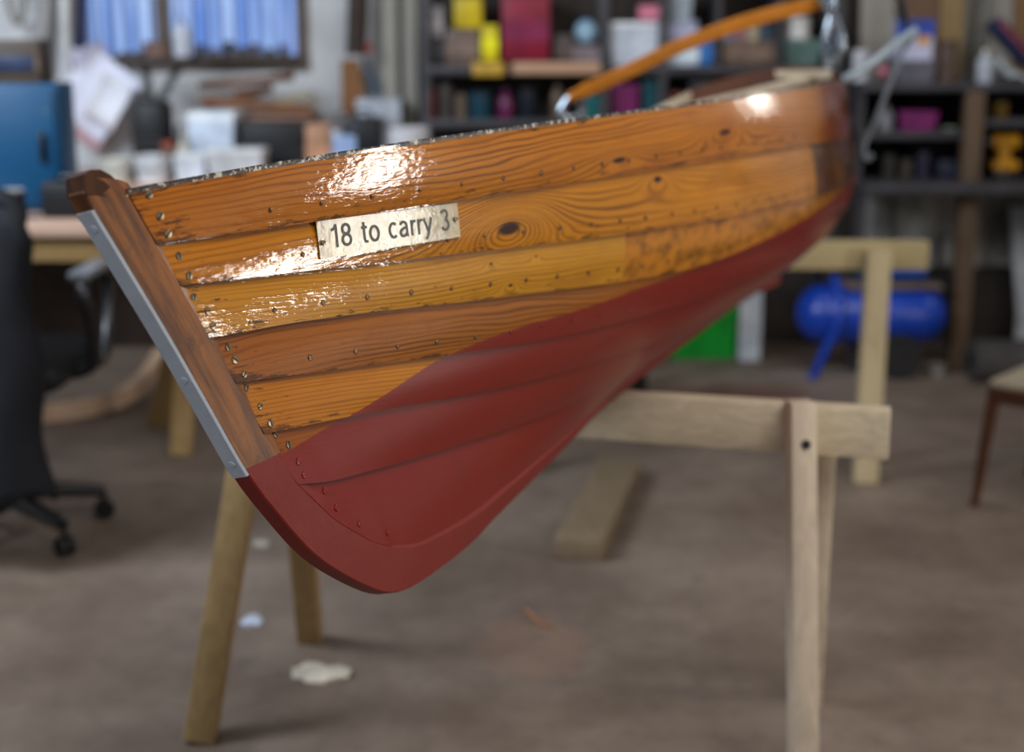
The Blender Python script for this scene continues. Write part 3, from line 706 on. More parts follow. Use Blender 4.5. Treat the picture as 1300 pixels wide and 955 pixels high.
# ================================================================= SAWHORSES
PALE = timber('pale_sawn_pine_x', (212, 196, 168), 0, .72, 45, .6, .55)
PALEZ = timber('pale_sawn_pine_z', (218, 200, 176), 2, .8, 45, .6, .3)
YEL = timber('yellowed_pine_z', (176, 146, 98), 2, .7, 45, .6, .3)
def sawhorse(a, b, th, wd, legs, label, matb, matl, legw=.055, legd=.04, bolts=()):
    a, b = Vector(a), Vector(b); base = Vector(((a.x + b.x) / 2, (a.y + b.y) / 2, 0)); r = empty('sawhorse', base)
    tag(r, label, 'sawhorse', None); d = (b - a).normalized()
    M = MB().bar(a - Vector((0, 0, th / 2)), b - Vector((0, 0, th / 2)), wd, th, (0, 0, 1), .004)
    # bar(): local x is horizontal, local y vertical
    o = M.build('beam', matb, origin=base); o.parent = r; o.location = (0, 0, 0)
    for (top, foot, lw, ld, *mm) in legs:
        o = MB().bar(foot, top, lw, ld, (0, 1, 0), .004).build('leg', mm[0] if mm else matl, origin=base); o.parent = r; o.location = (0, 0, 0)
    for p in bolts:
        nn_ = Vector((0, -1, .05)).normalized()
        mt = nn_.to_track_quat('Z', 'Y').to_matrix().to_4x4()
        o = MB().lathe([(.013, 0), (.013, .004), (.0085, .005), (.0085, .011), (0, .012)], p, mt, 6 * 3).build('bolt', plain('zinc_bolt', (90, 92, 96), .35, .8), origin=base); o.parent = r; o.location = (0, 0, 0)
    return r
A = onz(1131, 519, .711); B = onz(780, 497, .711); dv = (B - A).normalized(); BL = B + dv * .62
# near horse
perp = Vector((-dv.y, dv.x, 0));  perp = perp if perp.y < 0 else -perp   # towards camera
ax = A + dv * .160
fT = at(1016, 509, ax.y - .045); fB = Vector((at(1010, 900, fT.y).x - .0, fT.y - .10, 0)); fT = Vector((fT.x, fT.y, fT.z))
rT = at(1046, 545, ax.y + .06); rB = Vector((rT.x + .035, rT.y + .17, 0))
lfB = onz(254, 940, 0); lfT = at(314, 570, 2.74); lrB = onz(394, 812, 0); lrB.z = 0; lrT = at(372, 560, 2.86)
sawhorse(A, BL, .092, .045, [(fT, fB, .046, .07), (rT, rB, .042, .05), (lfT, lfB, .062, .05, YEL), (lrT, lrB, .055, .05, YEL)], 'pale timber sawhorse under front of the dinghy, bolt in its right leg', PALE, PALEZ, bolts=[at(1022, 563, ax.y - .082)])
# far horse
A2 = onz(1178, 306, .75); B2 = Vector((A2.x - 1.42, A2.y + .04, .75))
lt_ = at(1114, 300, A2.y - .03)
sawhorse(A2, B2, .088, .05, [(Vector((lt_.x, A2.y - .05, .73)), Vector((lt_.x - .015, A2.y - .10, 0)), .072, .05), (Vector((lt_.x + .015, A2.y + .05, .70)), Vector((lt_.x + .03, A2.y + .12, 0)), .05, .045),
    (Vector((B2.x + .1, B2.y - .05, .73)), Vector((B2.x + .1, B2.y - .1, 0)), .07, .05), (Vector((B2.x + .1, B2.y + .05, .70)), Vector((B2.x + .1, B2.y + .12, 0)), .05, .045)], 'cream timber sawhorse standing behind the stern beside the blue compressor', timber('cream_pine_x', (196, 178, 134), 0, .8), timber('cream_pine_z', (206, 188, 150), 2, .8))
# third, only a leg shows left of the stem
f0 = onz(203, 541, 0)
A3 = Vector((f0.x + .14, 4.75, .60)); B3 = Vector((A3.x + .7, 4.75, .60))
sawhorse(A3, B3, .09, .045, [(A3 + Vector((.05, .04, -.02)), f0, .09, .045), (A3 + Vector((.05, -.04, -.02)), Vector((A3.x + .02, 4.56, 0)), .07, .045), (B3 + Vector((-.05, .04, -.02)), B3 + Vector((0, .22, -.60)), .07, .045), (B3 + Vector((-.05, -.04, -.02)), B3 + Vector((0, -.2, -.60)), .07, .045)],
    'low sawhorse far behind the stem with only one leg showing', PALE, YEL)

# ================================================================= FLOOR THINGS
# timber block
p0, p1 = onz(733, 690, .05), onz(788, 585, .05)
d = (p1 - p0); 
o = MB().bar((p0.x, p0.y, .03), (p1.x, p1.y, .03), .135, .058, (0, 0, 1), .004).build('timber_block', timber('dusty_plank', (134, 116, 92), 1, .75, 30), origin=(p0.x, p0.y, 0)); o.location = (p0.x, p0.y, 0)
tag(o, 'thick dusty timber offcut lying on the floor under the hull', 'timber')
# bent frame
pts = [onz(-10, 545, .03), onz(30, 530, .03), onz(95, 520, .03), onz(140, 512, .04), onz(168, 496, .06), onz(190, 474, .08), onz(206, 450, .10)]
P_ = spline(pts, 6); vs = []; fs = []
for p in P_:
    for a, b in ((.035, .03), (.035, -.03), (-.035, -.03), (-.035, .03)): vs.append(p + Vector((a * .6, a, b)))
n = len(P_)
for i in range(n - 1):
    for k in range(4): fs.append((i*4+k, i*4+(k+1) % 4, (i+1)*4+(k+1) % 4, (i+1)*4+k))
fs += [(0, 1, 2, 3), tuple((n-1)*4+k for k in (3, 2, 1, 0))]
o = MB().add(vs, fs).build('bent_frame', timber('pinkish_pine', (228, 194, 164), 0, .8, 30), origin=P_[0]); tag(o, 'pale bent boat frame lying on the floor behind the office chair', 'boat frame')
# scraps
def scrap(px, py, sx, sy, rgb, label, name='paper_scrap', h=.012):
    c = onz(px, py, 0); m = MB(); r2 = random.Random(px); n = 14; v = [(0, 0, h)]
    for k in range(n):
        a = 2 * PI * k / n; q = r2.uniform(.7, 1.1); v.append((sx * q * math.cos(a), sy * q * math.sin(a), r2.uniform(.002, h)))
    for k in range(n):
        a = 2 * PI * k / n; v.append((sx * .9 * math.cos(a), sy * .9 * math.sin(a), .0))
    f = [(0, 1 + k, 1 + (k + 1) % n) for k in range(n)] + [(1 + k, 1 + n + k, 1 + n + (k + 1) % n, 1 + (k + 1) % n) for k in range(n)] + [tuple(range(1 + n, 1 + 2 * n))[::-1]]
    o = m.add(v, f).build(name, plain('scrap_%d' % (rgb[0]), rgb, .8), loc=(c.x, c.y, .001)); tag(o, label, 'scrap')
scrap(408, 858, .065, .045, (206, 196, 176), 'largest cream crumpled scrap on floor beside the left sawhorse leg', h=.02)
scrap(320, 791, .028, .035, (196, 206, 222), 'small bluish-white scrap between the two left sawhorse legs')
scrap(332, 692, .025, .03, (180, 172, 158), 'small beige scrap behind the left sawhorse legs, under the stem')
m = MB(); c = onz(676, 788, 0); pts = [Vector((c.x + dx, c.y + dy, dz)) for dx, dy, dz in ((-.02, .05, .004), (-.012, .01, .02), (.012, -.02, .008), (.05, -.05, .004))]
o = m.tube(spline(pts, 6), .004, 6).build('wood_shaving', plain('shaving', (156, 106, 70), .7), origin=pts[0]); tag(o, 'curled tan wood shaving on the bare floor in front', 'shaving')

# wooden chair at the right edge
c0 = onz(1237, 643, 0); r = empty('wooden_chair', (c0.x + .22, c0.y + .2, 0)); tag(r, 'dark wooden chair with pale seat at right edge', 'chair'); bs = Vector(r.location)
CW = timber('chair_brown', (84, 50, 30), 2, .6, 40, .4)
zt = at(1250, 478, c0.y + .02).z
def addp(mb, nm, mat, par, base, **k):
    o = mb.build(nm, mat, origin=base, **k); o.parent = par; o.location = (0, 0, 0); return o
x0c, y0c = c0.x, c0.y
for dx, dy, h in ((0, 0, zt - .03), (.0, .40, zt - .03), (.44, .0, .80), (.44, .40, .80)):
    top = Vector((x0c + dx + (.03 if dx < .2 else -.01), y0c + dy + (.02 if dy == 0 else -.02), h))
    addp(MB().tube([(x0c + dx, y0c + dy, 0), (x0c + dx + (top.x - x0c - dx) * .5, y0c + dy + .005, h * .5), top], [.012, .017, .021], 10), 'leg', CW, r, bs)
addp(MB().box((x0c + .02, y0c, zt - .07), (x0c + .44, y0c + .42, zt - .025), bev=.006), 'seat_rail', CW, r, bs)
addp(MB().box((x0c + .015, y0c - .0, zt - .026), (x0c + .46, y0c + .42, zt), bev=.012), 'seat', plain('seat_cream', (176, 164, 142), .8, var=.1), r, bs)
addp(MB().box((x0c + .42, y0c + .02, .66), (x0c + .44, y0c + .40, .78), bev=.006), 'backrest', CW, r, bs)
piv = Vector((x0c, y0c, 0)); rm = Matrix.Rotation(math.radians(-42), 3, 'Z'); r.location = piv + rm @ (bs - piv); r.rotation_euler = (0, 0, math.radians(-42))

# office chair at the left
oc = Vector((-1.44, 3.80, 0)); r = empty('office_chair', oc); tag(r, 'black five-star office chair with loop armrests at left edge', 'chair')
BK = plain('black_plastic', (16, 17, 21), .3, var=.2, scale=20, spec=.6); FAB = plain('black_fabric', (14, 15, 20), .55, var=.25, spec=.45)
addp(MB().lathe([(.035, .10), (.035, .22), (.028, .24), (.026, .43), (.06, .45), (0, .45)], oc), 'gas_lift', BK, r, oc)
for k, ang in enumerate((28, -36, 100, 172, 244)):
    a = math.radians(ang); dr = Vector((math.cos(a), math.sin(a), 0)); tip = oc + dr * .29
    leg = addp(MB().tube([oc + Vector((0, 0, .12)), oc + dr * .15 + Vector((0, 0, .11)), tip + Vector((0, 0, .085))], [.03, .024, .018], 10), 'base_leg', BK, r, oc)
    side = Vector((-dr.y, dr.x, 0)); mt = side.to_track_quat('Z', 'Y').to_matrix().to_4x4()
    w_ = MB()
    for sg in (-.02, .006): w_.lathe([(.0, 0), (.027, .001), (.029, .007), (.027, .013), (0, .014)], tip + side * sg + Vector((0, 0, .029)), mt, 18)
    w_.tube([tip + Vector((0, 0, .03)), tip + Vector((0, 0, .085))], .009, 8)
    o = w_.build('caster', BK, origin=oc); o.parent = leg; o.location = (0, 0, 0)
addp(MB().box((-1.69, 3.60, .45), (-1.185, 4.05, .53), bev=.035), 'seat', FAB, r, oc)
addp(MB().box((-1.66, 3.52, .54), (-1.22, 3.575, .97), bev=.03), 'backrest', FAB, r, oc)
addp(MB().bar((-1.44, 3.70, .44), (-1.44, 3.52, .62), .06, .02), 'back_bracket', BK, r, oc)
for sg in (-1, 1):
    xa = -1.44 + sg * .30
    pts = [(xa - sg * .06, 3.78, .47), (xa, 3.77, .50), (xa + sg * .02, 3.72, .60), (xa + sg * .015, 3.68, .70), (xa, 3.74, .745), (xa, 3.88, .742), (xa, 3.96, .70), (xa, 3.93, .58), (xa, 3.86, .50), (xa - sg * .06, 3.84, .47)]
    addp(MB().tube(spline(pts, 6), .019, 10), 'armrest', BK, r, oc)
    addp(MB().box((xa - .03, 3.68, .742), (xa + .03, 3.93, .768), bev=.012), 'arm_pad', plain('grey_vinyl', (120, 124, 130), .28, var=.15, spec=.7), r, oc)
# jacket over the chair back
m = MB(); cols = []; nx, nz = 14, 20
for i in range(nx + 1):
    for k in range(nz + 1):
        x = -1.74 + .56 * i / nx; z = 1.0 - .80 * k / nz
        hem = .03 * math.sin(i * 1.1) if k == nz else 0
        wdt = 1 - .10 * (k == 0) - .06 * (k < 3)
        x = -1.46 + (x + 1.46) * wdt + .012 * math.sin(k * .7)
        y = 3.455 + .018 * math.sin(i * 1.3 + k * .15) + (.03 if k < 2 else 0)
        cols.append((x, y, z + hem))
fs = [(i*(nz+1)+k, (i+1)*(nz+1)+k, (i+1)*(nz+1)+k+1, i*(nz+1)+k+1) for i in range(nx) for k in range(nz)]
o = m.add(cols, fs).build('jacket', plain('navy_black_cloth', (10, 12, 20), .8, var=.3), origin=(-1.46, 3.47, .98)); md = o.modifiers.new('S', 'SOLIDIFY'); md.thickness = .03; md.offset = -1
tag(o, 'navy-black jacket hanging over back of the office chair', 'jacket')

# ================================================================= LEFT BENCHES
BT = timber('bench_top_pine', (196, 164, 144), 0, .8, 30, .5, .2); BA = timber('bench_apron', (148, 120, 76), 0, .7, 30)
def workbench(x0, x1, y0, y1, z, label, panel=True):
    r = empty('workbench', ((x0 + x1) / 2, (y0 + y1) / 2, 0)); bs = Vector(r.location); tag(r, label, 'workbench')
    addp(MB().box((x0, y0, z - .035), (x1, y1, z), bev=.004), 'worktop', BT, r, bs)
    addp(MB().box((x0 + .01, y0 + .02, z - .105), (x1 - .01, y0 + .045, z - .035)), 'apron', BA, r, bs)
    for x in (x0 + .05, (-1.66 if x1 < -1 else x1 - .05)):
        for y in (y0 + .07, y1 - .05): addp(MB().bar((x, y, 0), (x, y, z - .035), .07, .07), 'leg', plain('bench_leg_dark', (66, 56, 48), .8), r, bs)
    addp(MB().box((x0 + .09, y1 - .04, .40 if x1 < -1 else .05), (x1 - .02, y1 - .02, z - .036)), 'back_panel', plain('bench_panel', (66, 58, 54), .8, var=.3), r, bs)
    return r
workbench(-2.9, -1.02, 3.98, 4.48, .85, 'workbench with pale wood top behind the office chair')
workbench(-2.4, -.42, 5.55, 6.28, .80, 'workbench along the white wall below the window')

# ------------------------------------------------ generic small-thing builders (front face at Y, from pixels)
def rect(px0, py0, px1, py1, Y):
    a = at(px0, py0, Y); b = at(px1, py1, Y); return a.x, b.x, b.z, a.z       # x0 x1 z0 z1
def fit(px0, py0, px1, Y, z0):
    a = at(px0, py0, Y); b = at(px1, py0, Y); return a.x, b.x, z0, a.z
def carton(name, label, cat, R, Y, dep, rgb, kind='box', lid=None, group=None, mat=None):
    x0, x1, z0, z1 = R; bs = Vector(((x0 + x1) / 2, Y + dep / 2, z0)); r = empty(name, bs); tag(r, label, cat, group)
    mt = mat or plain('%s_%d_%d_%d' % ((name,) + tuple(rgb)), rgb, .5)
    lt_ = lid or tuple(min(255, int(c * 1.12) + 6) for c in rgb); lm = plain('lid_%d_%d_%d' % lt_, lt_, .5)
    if kind == 'box':
        addp(MB().box((x0, Y, z0), (x1, Y + dep, z1), bev=.004), 'body', mt, r, bs)
        addp(MB().box((x0 - .001, Y - .0015, z0 + (z1 - z0) * .30), (x0 + (x1 - x0) * .999, Y + .001, z0 + (z1 - z0) * .62)), 'band', lm, r, bs)
    elif kind == 'tub':
        cx = (x0 + x1) / 2; tp = .9; h = z1 - z0; hw_ = (x1 - x0) / 2
        v = [];
        for zz, k_ in ((z0, .88), (z1 - h * .12, 1)):
            for a, b in ((-1, 0), (1, 0), (1, 1), (-1, 1)): v.append((cx + a * hw_ * k_ * .97, Y + dep * (.5 + (b - .5) * k_), zz))
        addp(MB().add(v, [(3, 2, 1, 0), (4, 5, 6, 7), (0, 1, 5, 4), (1, 2, 6, 5), (2, 3, 7, 6), (3, 0, 4, 7)]), 'body', mt, r, bs)
        addp(MB().box((x0, Y - .005, z1 - h * .13), (x1, Y + dep + .005, z1), bev=.005), 'lid', lm, r, bs)
    elif kind == 'case':
        addp(MB().box((x0, Y, z0), (x1, Y + dep, z1 - (z1 - z0) * .12), bev=.012), 'body', mt, r, bs)
        cx = (x0 + x1) / 2; h = z1 - (z1 - z0) * .13; ww = (x1 - x0) * .18
        addp(MB().tube([(cx - ww, Y + dep / 2, h), (cx - ww, Y + dep / 2, z1 - .005), (cx + ww, Y + dep / 2, z1 - .005), (cx + ww, Y + dep / 2, h)], .007, 8), 'handle', BK, r, bs)
    return r
def jar(name, label, cat, R, Y, rgb, cap=(200, 200, 200), kind='bottle', group=None):
    x0, x1, z0, z1 = R; rr = (x1 - x0) / 2; h = z1 - z0; bs = Vector(((x0 + x1) / 2, Y + rr, z0)); r = empty(name, bs); tag(r, label, cat, group)
    mt = plain('%s_%d_%d_%d' % ((name,) + tuple(rgb)), rgb, .35, spec=.5); cm = plain('cap_%d_%d_%d' % tuple(cap), cap, .4)
    if kind == 'bottle':
        o = MB().lathe([(rr * .92, 0), (rr, h * .03), (rr, h * .62), (rr * .8, h * .72), (rr * .38, h * .82), (rr * .36, h * .88)]).build('body', mt, r)
        MB().lathe([(rr * .42, h * .86), (rr * .42, h * .99), (rr * .36, h)]).build('cap', cm, r)
    elif kind == 'can':
        MB().lathe([(rr * .97, 0), (rr, h * .02), (rr, h * .9), (rr * .95, h * .91)]).build('body', mt, r)
        MB().lathe([(rr * 1.02, h * .89), (rr * 1.02, h * .96), (rr * .9, h * .965), (rr * .88, h * .94), (0, h * .94)]).build('lid', cm, r)
    elif kind == 'bucket':
        MB().lathe([(rr * .78, 0), (rr * .80, .004), (rr * .97, h * .93), (rr * 1.0, h * .93), (rr * 1.0, h), (rr * .93, h), (rr * .76, h * .05), (0, h * .05)]).build('body', mt, r)
        MB().tube(spline([(-rr, 0, h * .9), (-rr * .8, -rr * .75, h * .62), (0, -rr * 1.05, h * .5), (rr * .8, -rr * .75, h * .62), (rr, 0, h * .9)], 6), .004, 6).build('handle', cm, r)
    elif kind == 'ball':
        MB().lathe([(rr * math.sin(PI * i / 14) if 0 < i < 14 else 0, rr - rr * math.cos(PI * i / 14)) for i in range(15)]).build('body', mt, r)
        MB().lathe([(rr * .3, 2 * rr - rr * .06), (rr * .3, 2 * rr + .004), (0, 2 * rr + .005)]).build('cap', cm, r)
    return r

# --- on the near bench
z = .851
carton('metal_cabinet', 'chipped blue metal cabinet on the bench at left edge', 'cabinet', (-2.0, at(78, 200, 4.3).x, z, at(78, 106, 4.3).z), 4.3, .16, (14, 84, 150))
cb = bpy.data.objects['metal_cabinet']
zc = at(78, 106, 4.3).z
for c_ in list(cb.children):
    if c_.name.startswith('band'): bpy.data.objects.remove(c_)
t = NT('chipped_blue_enamel'); o_, _ = t.obj(); n1 = t.noise(o_, 22, 4, .6); t.base(t.mix(t.smooth(n1, .66, .72), lin((3, 72, 112)), lin((92, 96, 84)))); t.p(Roughness=.4)
for c_ in cb.children: c_.data.materials[0] = t.m
xr = at(78, 200, 4.3).x; bs = Vector(cb.location)
o = addp(MB().box((xr - .46, 4.288, z + .02), (xr - .012, 4.301, zc - .015), bev=.003), 'door', t.m, cb, bs)
h_ = MB().box((xr - .055, 4.268, z + .15), (xr - .04, 4.288, z + .24), bev=.003).build('handle', BK, origin=bs); h_.parent = o; h_.location = (0, 0, 0)
RB = carton('radio', 'dark blue boxy radio with brown frame on top of the blue cabinet', 'radio', (at(-30, 60, 4.35).x, at(52, 60, 4.35).x, zc, at(0, 50, 4.35).z), 4.33, .12, (70, 58, 46))
bs = Vector(RB.location)
x0, x1, z0, z1 = at(-30, 60, 4.35).x, at(52, 60, 4.35).x, zc, at(0, 50, 4.35).z
addp(MB().box((x0 + .02, 4.324, z0 + .035), (x1 - .02, 4.33, z1 - .045), bev=.002), 'front_panel', plain('radio_front', (40, 52, 78), .4), RB, bs)
carton('black_case', 'black case on the bench against the blue cabinet', 'case', (at(50, 240, 4.14).x, at(112, 240, 4.14).x, z, at(60, 225, 4.14).z), 4.14, .13, (20, 20, 24), 'case')
jar('paint_tin', 'black tin with silver rim on the bench at left edge', 'tin', (at(-8, 250, 4.1).x, at(28, 250, 4.1).x, z, at(0, 240, 4.1).z), 4.08, (26, 26, 30), (150, 150, 150), 'can')
# --- hanging left of window
r = thing_tubes('fluorescent_batten', 'white tubular lamp hanging upright left of the window, unlit', 'lamp', at(84, 86, 6.1), [('tube', [at(82, -20, 6.1), at(84, 70, 6.1)], .024, plain('white_tube', (190, 192, 190), .4)), ('end_cap', [at(84, 70, 6.1), at(84.5, 80, 6.1)], .022, plain('yellow_cap', (178, 160, 50), .4)), ('pin', [at(84.5, 80, 6.1), at(85, 87, 6.1)], .015, plain('white_pin', (190, 186, 176), .4))])
r = thing_tubes('blue_strap', 'dark blue and black strap hanging beside the window frame', 'strap', at(101, 62, 6.15), [('webbing', [at(104, -20, 6.15), at(103, 20, 6.15), at(101, 62, 6.15)], .024, plain('strap_blue', (30, 38, 72), .7)), ('buckle', [at(99, 34, 6.12), at(106, 36, 6.12)], .018, BK)])
thing_tubes('coiled_cable', 'grey coiled cable hanging at top left corner', 'cable', at(20, -20, 6.2), [('coil', [at(6, -20, 6.25), at(12, 10, 6.25), at(22, 30, 6.25), at(32, 8, 6.25), at(30, -20, 6.25)], .012, plain('cable_grey', (110, 106, 98), .6)), ('hook', [at(20, -30, 6.33), at(20, -18, 6.25)], .008, BK)])
thing_tubes('wall_conduit', 'grey pipe running down the wall at left of the hanging lamp', 'pipe', at(58, 100, 6.3), [('pipe', [at(60, -20, 6.3), at(57, 40, 6.3), at(54, 110, 6.3)], .03, plain('conduit', (150, 148, 146), .5)), ('bracket', [at(50, 30, 6.3), at(66, 30, 6.3)], .034, plain('conduit_clip', (110, 108, 106), .5))])
# pinned papers
def sheet(px, py, w_, h_, ang, rgb, label, Y=6.30, curl=.03):
    c = at(px, py, Y); m = MB(); n = 8; v = []
    for i in range(n + 1):
        for k in range(n + 1):
            x = (i / n - .5) * w_; zz = (k / n - .5) * h_; y = -curl * ((i / n - .5) ** 2 * 4 + .4 * math.sin(k * .9 + px)) 
            a = math.radians(ang); v.append((x * math.cos(a) - zz * math.sin(a), y, x * math.sin(a) + zz * math.cos(a)))
    f = [(i*(n+1)+k, (i+1)*(n+1)+k, (i+1)*(n+1)+k+1, i*(n+1)+k+1) for i in range(n) for k in range(n)]
    o = m.add(v, f).build('paper_sheet', plain('paper_%d_%d' % (rgb[0], rgb[2]), rgb, .7, var=.06), loc=c); md = o.modifiers.new('S', 'SOLIDIFY'); md.thickness = .001
    tag(o, label, 'paper', 'papers pinned on the wall below the window')
sheet(124, 122, .26, .33, -38, (226, 228, 244), 'largest white sheet pinned askew on the wall left of the machine', 6.24)
sheet(120, 85, .16, .20, 12, (214, 210, 232), 'small lilac-white sheet pinned above the big askew sheet', 6.33)
sheet(138, 128, .15, .22, -28, (232, 234, 242), 'white sheet overlapping lower right of the big askew sheet', 6.20)
sheet(112, 150, .24, .20, -38, (206, 160, 166), 'pink-edged sheet peeping out below the big askew sheet', 6.30, .01)

for i, px in enumerate((254, 271, 289, 306, 322, 341, 359)):
    h_ = (56, 61, 52, 59, 55, 62, 57)[i]; q = at(px, 71, 6.30)
    jar('sill_jar', 'small dark jar standing on the sill inside the window', 'jar', (at(px - 6, 70, 6.30).x, at(px + 6, 70, 6.30).x, wz0 + .001, max(at(px, h_, 6.30).z, wz0 + .03)), 6.305, [(66, 56, 50), (84, 74, 68), (46, 42, 44)][i % 3], (60, 54, 52), 'can', 'dark jars on the window sill')
m = MB().box((at(248, 72, 6.2).x, 6.27, wz0 - .02), (at(372, 72, 6.2).x, YW - .03, wz0)).build('window_sill', FR, smooth=False, origin=o0); m.parent = wr; m.location = (0, 0, 0)
# --- machine on bench
zb = .801
Ym = 5.85; bs = at(190, 215, Ym); bs.z = zb; r = empty('bench_machine', bs); tag(r, 'black bench machine with two splayed arms carrying a cluttered tray', 'machine')
gx0, gx1 = at(166, 200, Ym).x, at(212, 200, Ym).x; zt_ = at(190, 128, Ym).z
BM = plain('machine_black', (14, 14, 16), .5, var=.3, scale=20)
addp(MB().box((gx0 - .02, Ym - .04, zb), (gx1 + .02, Ym + .22, zb + .03), bev=.008), 'foot_plate', BM, r, bs)
addp(MB().box((gx0, Ym, zb + .03), (gx1, Ym + .18, zt_), bev=.035), 'housing', BM, r, bs)
for k in range(4): addp(MB().box((gx0 + .02, Ym - .006, zb + .06 + k * .03), (gx1 - .02, Ym + .002, zb + .07 + k * .03)), 'vent_slat', plain('vent_grey', (62, 60, 60), .5), r, bs)
addp(MB().bar(at(192, 134, Ym + .08), at(184, 84, Ym + .08), .035, .03), 'arm', plain('arm_grey', (70, 76, 74), .5), r, bs)
addp(MB().bar(at(200, 134, Ym + .08), at(232, 76, Ym + .08), .035, .03), 'arm', plain('arm_grey', (70, 76, 74), .5), r, bs)
xa, xb = at(148, 80, Ym).x, at(242, 80, Ym).x; zz = at(190, 84, Ym).z
addp(MB().box((xa, Ym - .02, zz), (xb, Ym + .22, zz + .035), bev=.004), 'tray', plain('tray_brown', (52, 42, 38), .6, var=.4), r, bs)
jar('small_pot', 'brown pot on the machine tray in front of the window', 'pot', (at(176, 60, Ym).x, at(212, 60, Ym).x, zz + .036, at(180, 52, Ym).z), Ym + .02, (104, 78, 66), (70, 60, 52), 'can')
carton('tin_box', 'low dark tin box at left end of the machine tray', 'box', (at(150, 60, Ym).x, at(176, 60, Ym).x, zz + .036, at(180, 66, Ym).z), Ym + .02, .12, (52, 46, 46))
jar('white_flask', 'tall white flask on right end of the machine tray', 'flask', (at(215, 60, Ym).x, at(238, 60, Ym).x, zz + .036, at(180, 22, Ym).z), Ym + .03, (186, 190, 200), (150, 140, 150))
# --- tubs and clutter on that bench
jar('bucket', 'white bucket with no lid between stem and the machine', 'bucket', (at(120, 220, 5.62).x, at(165, 220, 5.62).x, zb, at(140, 203, 5.62).z), 5.6, (214, 212, 200), (150, 150, 150), 'bucket', 'white buckets on the back bench')
jar('bucket', 'white bucket in front of the black machine', 'bucket', (at(166, 220, 5.6).x, at(214, 220, 5.6).x, zb, at(190, 199, 5.6).z), 5.58, (222, 224, 228), (150, 150, 150), 'bucket', 'white buckets on the back bench')
carton('carrier_bag', 'crumpled white packaging pile right of the white buckets', 'packaging', (at(222, 220, 5.62).x, at(262, 220, 5.62).x, zb, at(240, 196, 5.62).z), 5.6, .16, (216, 222, 232), 'tub')
carton('storage_tub', 'tall pale blue-white storage tub on the back bench', 'tub', (at(240, 220, 5.8).x, at(299, 220, 5.8).x, zb, at(260, 143, 5.8).z), 5.8, .25, (196, 208, 224), 'tub')
carton('white_box', 'low white box in front of the black cabinet', 'box', (at(262, 200, 5.6).x, at(334, 200, 5.6).x, zb, at(300, 190, 5.6).z), 5.58, .16, (204, 204, 206), 'tub')
jar('orange_jar', 'small jar with orange lid right of the black machine', 'jar', (at(205, 200, 5.72).x, at(222, 200, 5.72).x, zb, at(210, 178, 5.72).z), 5.70, (120, 80, 66), (176, 86, 60), 'can')
jar('cream_bottle', 'slim cream bottle between machine and storage tub', 'bottle', (at(224, 200, 5.74).x, at(240, 200, 5.74).x, zb, at(230, 170, 5.74).z), 5.72, (196, 188, 174), (180, 176, 170))
jar('green_bottle', 'dark green bottle behind the slim cream bottle', 'bottle', (at(220, 200, 6.0).x, at(232, 200, 6.0).x, zb, at(226, 158, 6.0).z), 6.0, (56, 80, 66), (50, 60, 56))
carton('black_cabinet', 'low black cabinet under the stack of offcuts', 'cabinet', (at(302, 200, 5.85).x, at(392, 200, 5.85).x, zb, at(300, 155, 5.85).z), 5.85, .35, (9, 9, 12), 'box', (14, 14, 17))
carton('cardboard_box', 'small tan cardboard box right of the black cabinet', 'box', (at(390, 200, 5.75).x, at(420, 200, 5.75).x, zb, at(400, 158, 5.75).z), 5.72, .2, (176, 130, 98))
jar('steel_cup', 'small steel cup right of the tan cardboard box', 'cup', (at(420, 190, 5.6).x, at(436, 190, 5.6).x, zb, at(430, 156, 5.6).z), 5.58, (160, 160, 164), (120, 120, 124), 'can')
carton('tool_case', 'black tool case at right end of the back bench', 'case', (at(436, 190, 5.85).x, at(482, 190, 5.85).x, zb, at(450, 140, 5.85).z), 5.85, .2, (14, 17, 24), 'case')
carton('blue_packet', 'small pale blue packet in front of the black tool case', 'packet', (at(424, 190, 5.56).x, at(452, 190, 5.56).x, zb, at(430, 172, 5.56).z), 5.555, .02, (150, 174, 214))
# shelf with offcuts under the window
x0, x1 = at(256, 146, 6.2).x, at(402, 146, 6.2).x; zz = at(300, 146, 6.1).z
r = empty('wall_shelf', ((x0 + x1) / 2, 6.2, zz)); tag(r, 'narrow pinkish wooden wall shelf carrying brown offcuts', 'shelf'); bs = Vector(r.location)
addp(MB().box((x0, 6.02, zz - .022), (x1, YW, zz), bev=.003), 'board', timber('shelf_pink', (158, 122, 104), 0, .7), r, bs)
for x in (x0 + .1, x1 - .1): addp(MB().prism([(x, YW, zz - .022), (x, 6.08, zz - .022), (x, YW, zz - .14)], (.012, 0, 0)), 'bracket', BK, r, bs)
OF = timber('offcut_brown', (128, 84, 54), 0, .6, 30, .6); OF2 = timber('offcut_dark', (112, 70, 44), 0, .6, 30, .6)
offs = [((258, 128), (398, 140), 6.06, .035, OF, 'longest brown offcut lying at the bottom of the stack on the wall shelf'), ((262, 136), (330, 118), 6.10, .03, OF2, 'brown offcut tilted up to the right in middle of the stack'),
        ((254, 108), (372, 98), 6.14, .03, OF, 'brown offcut at the very top of the stack'), ((300, 120), (345, 112), 6.12, .035, OF2, 'short thick brown block in middle of the stack'), ((352, 128), (398, 122), 6.10, .03, timber('offcut_pale', (150, 140, 116), 0, .8), 'short pale offcut at right end of the stack'), ((296, 106), (372, 94), 6.05, .02, OF2, 'thin dark strip leaning over top of the stack')]
for (a, b, Y, h, mt, lb) in offs:
    p, q = at(a[0], a[1], Y), at(b[0], b[1], Y); o = MB().bar(p, q, .07, h, (0, 0, 1), .002).build('timber_offcut', mt, origin=p); tag(o, lb, 'offcut', 'timber offcuts on the wall shelf')
